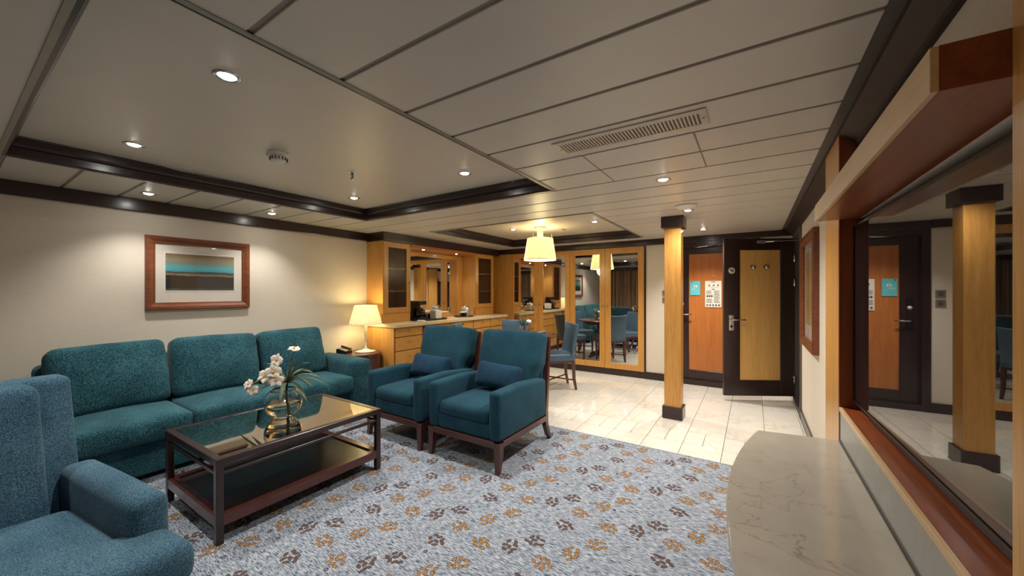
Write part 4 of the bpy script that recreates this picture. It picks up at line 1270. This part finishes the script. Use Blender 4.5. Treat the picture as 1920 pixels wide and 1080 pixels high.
ov = thing('orchid_vase', 'fishbowl vase with white orchids and palm leaves on the coffee table', 'vase', (-2.80, 1.345, 0.4585))
top = fishbowl(ov, 0.118, 0.105)
rg = random.Random(11)
hub = Vector((0.01, 0.02, 0.24))
tube('stem', [(0.02, 0.02, 0.012), (0.012, 0.015, 0.15), hub], [0.009, 0.008, 0.007], M_STEM, ov)
CAMR = Vector((0.8401, 0.5425, 0)); CAMF = Vector((-0.5425, 0.8401, 0))
def rp(r, u, f=0.0):
    return hub + CAMR * r + CAMF * f + Vector((0, 0, u))
fan = [(-0.34, -0.165, -0.05), (-0.31, -0.10, 0.05), (-0.20, -0.12, -0.13), (0.27, 0.02, 0.0), (0.29, -0.055, 0.06), (0.22, -0.13, -0.10), (0.23, 0.07, -0.04), (0.16, 0.13, 0.04),
       (0.10, 0.16, -0.05), (0.02, 0.12, 0.05), (-0.24, 0.11, 0.10), (-0.14, 0.02, -0.18), (0.05, -0.12, -0.16), (0.24, -0.03, -0.06), (0.06, 0.03, 0.22), (0.15, -0.02, 0.18), (-0.08, 0.05, 0.20), (0.12, -0.09, 0.12)]
for r_, u_, f_ in fan:
    r_, u_, f_ = r_ * 0.92, u_ * 0.95 + 0.01, f_
    pts = []
    for k in range(7):
        q = k / 6
        pts.append(rp(r_ * q, u_ * q + 0.05 * math.sin(PI * q) , f_ * q))
    strip_leaf(ov, pts, 0.019, M_LEAF)
tube('flower_stem', [hub, rp(0.02, 0.11), rp(0.045, 0.21), rp(0.055, 0.275)], 0.0028, M_STEM, ov, 6)
tube('flower_stem', [hub, rp(-0.06, 0.04, -0.03), rp(-0.16, 0.02, -0.04), rp(-0.24, 0.0, -0.04), rp(-0.27, -0.015, -0.04)], 0.0026, M_STEM, ov, 6)
TOC = (R(70), 0, R(30))
orchid_flower(ov, rp(0.05, 0.235), (R(15), R(10), 0.4), 1.3)
orchid_flower(ov, rp(-0.05, 0.165, -0.03), (R(75), R(10), R(20)), 1.55)
orchid_flower(ov, rp(-0.065, 0.085, -0.05), (R(80), R(-10), R(45)), 1.75)
orchid_flower(ov, rp(-0.125, 0.055, -0.05), (R(65), R(20), R(10)), 1.6)
orchid_flower(ov, rp(-0.04, 0.03, -0.06), (R(85), R(0), R(60)), 1.5)
orchid_flower(ov, rp(-0.235, -0.0, -0.05), (R(60), R(-20), R(20)), 1.25)
orchid_flower(ov, rp(-0.205, -0.04, -0.05), (R(75), R(-20), R(50)), 1.15)
for u_ in ((0.056, 0.278), (-0.275, -0.018), (-0.262, -0.03)):
    lathe('bud', [(0, 0.008), (0.005, 0.004), (0.006, -0.003), (0, -0.008)], M_STEM, ov, rp(u_[0], u_[1], -0.04 if u_[0] < 0 else 0), 10)

# ---------------------------------------------------------------- side table, phone
st = thing('side_table', 'round mahogany side table between the sofa and the bar cabinet', 'side table', (-4.17, 2.918, 0))
lathe('top', [(0, 0.545), (0.256, 0.545), (0.260, 0.550), (0.260, 0.575), (0.254, TZ), (0, TZ)], mahog('x'), st, seg=56, smooth=False)
lathe('drum', [(0.236, 0.06), (0.240, 0.063), (0.245, 0.545), (0, 0.545)], mahog('z'), st, seg=56, smooth=False)
lathe('foot_ring', [(0.21, 0.001), (0.22, 0.06), (0, 0.06)], dark('x'), st, seg=40, smooth=False)
ph = thing('telephone', 'black desk telephone with silver front on the side table', 'telephone', (-4.27, 2.768, TZ + 0.001), R(25))
ph.scale = (0.82, 0.82, 0.82)
prism('wedge', [(-0.08, 0.0), (0.08, 0.0), (0.085, 0.03), (-0.08, 0.075)], -0.085, 0.085, M_BLACK, ph, (0, 0, 0), (R(90), 0, 0), 0.004)
tilt = -math.atan2(0.045, 0.165)
box('keypad', (0.02, -0.03, 0.0545), (0.11, 0.085, 0.006), M_ALU, ph, 0.002, 1, (0, -tilt, 0))
box('display', (-0.045, -0.03, 0.072), (0.03, 0.07, 0.006), plain('lcd', S(92, 100, 88), 0.2), ph, 0.001, 1, (0, -tilt, 0))
hs = box('handset', (0, 0.055, 0.075), (0.17, 0.045, 0.025), M_BLACK, ph, 0.010, 2, (0, -tilt, 0))
for k in range(4):
    for j in range(3):
        box('key', (0.0 + 0.018 * k, -0.052 + 0.022 * j, 0.0615 - 0.0049 * k), (0.010, 0.013, 0.004), M_BLACK, ph, 0.001, 1, (0, -tilt, 0))

# ---------------------------------------------------------------- dining set
DT = (-2.65, 4.40)
dt = thing('dining_table', 'round dark wood dining table under the pendant', 'table', (DT[0], DT[1], 0))
lathe('top', [(0, 0.73), (0.43, 0.73), (0.45, 0.74), (0.45, 0.755), (0.444, 0.76), (0, 0.76)], mahog('x'), dt, seg=56, smooth=False)
lathe('apron', [(0.32, 0.67), (0.34, 0.73), (0, 0.73)], mahog('x'), dt, seg=40)
lathe('pedestal', [(0, 0.03), (0.09, 0.03), (0.08, 0.08), (0.05, 0.16), (0.045, 0.5), (0.08, 0.67), (0, 0.67)], mahog('z'), dt)
for k in range(4):
    a = k * PI / 2 + 0.5
    sweep_rect('foot', [(0.04 * math.cos(a), 0.04 * math.sin(a), 0.10), (0.20 * math.cos(a), 0.20 * math.sin(a), 0.05), (0.30 * math.cos(a), 0.30 * math.sin(a), 0.02)], [(0.05, 0.06), (0.045, 0.05), (0.04, 0.04)], mahog('x'), dt, xdir=Vector((-math.sin(a), math.cos(a), 0)))
def dining_chair(label, loc, rz):
    t = thing('dining_chair', label, 'chair', (loc[0], loc[1], 0), rz, 'blue leather dining chairs')
    for s in (-1, 1):
        sweep_rect('leg', [(s * 0.185, -0.195, 0.0), (s * 0.185, -0.195, 0.40)], [(0.026, 0.026), (0.042, 0.042)], mahog('z'), t)
        sweep_rect('leg', [(s * 0.185, 0.235, 0.0), (s * 0.185, 0.205, 0.16), (s * 0.185, 0.195, 0.40)], [(0.028, 0.030), (0.034, 0.038), (0.042, 0.044)], mahog('z'), t)
    tube('stretcher', [(-0.185, -0.195, 0.135), (0.185, 0.21, 0.135)], 0.010, mahog('x'), t, 6)
    tube('stretcher', [(0.185, -0.195, 0.135), (-0.185, 0.21, 0.135)], 0.010, mahog('x'), t, 6)
    bb('seat_rail', -0.20, 0.20, -0.21, 0.21, 0.37, 0.405, mahog('x'), t, 0.003)
    soft('seat', (0.445, 0.46, 0.095), 0.028, M_LEATHER, t, (0, -0.005, 0.445), n=(8, 8, 2), puff=(0, 0, 0.012), deform=lambda v: Vector((v.x * (1 - 0.12 * (v.y + 0.2)), v.y, v.z)))
    def curve(v):
        return Vector((v.x * (1 + 0.10 * (v.z + 0.22)), v.y + 0.16 * (v.z + 0.22) - 1.1 * v.x * v.x, v.z + 0.45 * v.x * v.x * (v.z > 0)))
    b = soft('backrest', (0.43, 0.055, 0.46), 0.02, M_LEATHER, t, (0, 0.215, 0.655), n=(10, 2, 6), deform=curve)
    pts = []
    for k in range(11):
        x = -0.2 + 0.4 * k / 10
        c = curve(Vector((x, -0.024, 0.226)))
        pts.append(c)
    tube('piping', pts, 0.004, M_PIPING, b, 6)
    return t
dining_chair('blue leather dining chair in full view at the right of the round table', (-2.335, 4.752), R(222 + 90))
dining_chair('blue leather dining chair facing us from behind the flower vase', (-3.08, 4.93), R(39))
dining_chair('blue leather dining chair on the bar side, only its top edge showing', (-3.24, 4.06), R(120))
dining_chair('blue leather dining chair hidden behind the armchairs, seen only in the mirrors', (-2.28, 3.83), R(213))
fv = thing('flower_vase', 'small glass vase with white rose and leaves on the dining table', 'vase', (DT[0] - 0.04, DT[1] + 0.08, 0.7605))
fishbowl(fv, 0.07, 0.055)
h2 = Vector((0, 0, 0.10))
def rp2(r, u, f=0): return h2 + CAMR * r + CAMF * f + Vector((0, 0, u))
for r_, u_, f_ in [(-0.14, 0.13, 0), (-0.11, 0.15, 0.02), (-0.09, 0.13, -0.03), (-0.06, 0.16, 0.02), (-0.03, 0.13, -0.02), (0.02, 0.12, 0.03), (0.05, 0.08, 0.05), (-0.12, 0.09, -0.03)]:
    strip_leaf(fv, [h2 + Vector((0, 0, -0.07))] + [rp2(r_ * k / 4, u_ * k / 4, f_ * k / 4) for k in range(5)], 0.015, M_LEAF)
tube('stem', [(0, 0, 0.012), h2, rp2(0.05, 0.03)], 0.004, M_STEM, fv, 6)
rose = lathe('rose', [(0, -0.03), (0.020, -0.025), (0.036, -0.004), (0.038, 0.012), (0.030, 0.026), (0.018, 0.022), (0.010, 0.030), (0, 0.024)], M_PETAL, fv, rp2(0.065, 0.055), 20, (0.2, 0.3, 0), pleat=0.05, npleat=5)
for k in range(6):
    make('petal', petal_mesh(0.036, 0.018), M_PETAL, rose, (0, 0, -0.016), (0, R(-48), k * PI / 3), True)

# ---------------------------------------------------------------- curtains behind the camera (seen in the mirrors)
def curtain_mat():
    m, nt, bs = new_mat('brown_satin_curtain')
    n = noise(nt, coords(nt, (40, 1, 0.3)), 1.0, 3, 0.6)
    L(nt, ramp(nt, n, [(0.35, S(92, 64, 46)), (0.55, S(150, 112, 80)), (0.7, S(192, 154, 114))]), bs.inputs['Base Color'])
    bs.inputs['Roughness'].default_value = 0.45
    bs.inputs['Sheen Weight'].default_value = 0.3
    return m
M_CURT = curtain_mat()
def curtain(x0, x1, label):
    n = int((x1 - x0) / 0.02)
    bm = bmesh.new(); rows_ = []
    for z in (0.03, 0.7, 1.4, 2.03):
        fr, bk = [], []
        for i in range(n + 1):
            x = (x1 - x0) * i / n
            yy = 0.035 * math.sin(i * 0.95) * (0.8 + 0.25 * math.sin(i * 0.13 + z * 0.3)) + 0.004 * math.sin(i * 2.1 + z)
            fr.append(bm.verts.new((x, yy, z))); bk.append(bm.verts.new((x, yy - 0.004, z)))
        rows_.append((fr, bk))
    for (a, ab), (b, bk_) in zip(rows_[:-1], rows_[1:]):
        for i in range(n):
            bm.faces.new([a[i], a[i + 1], b[i + 1], b[i]])
            bm.faces.new([ab[i], bk_[i], bk_[i + 1], ab[i + 1]])
    o = make('curtain', bm_mesh('curtain', bm), M_CURT, None, (x0, YF + 0.07, 0), smooth=True)
    return tag(o, label, 'curtain', 'brown satin curtains')
curtain(XL + 0.02, -2.05, 'brown satin curtain nearest the sofa wall, seen in the mirrors')
curtain(-2.03, 0.32, 'brown satin curtain nearest the television wall, seen in the mirrors')
trim('trim_9', XL, XR, YF, YF + 0.14, 2.04, ZC, dark('x'), 'dark wood pelmet above the curtains')
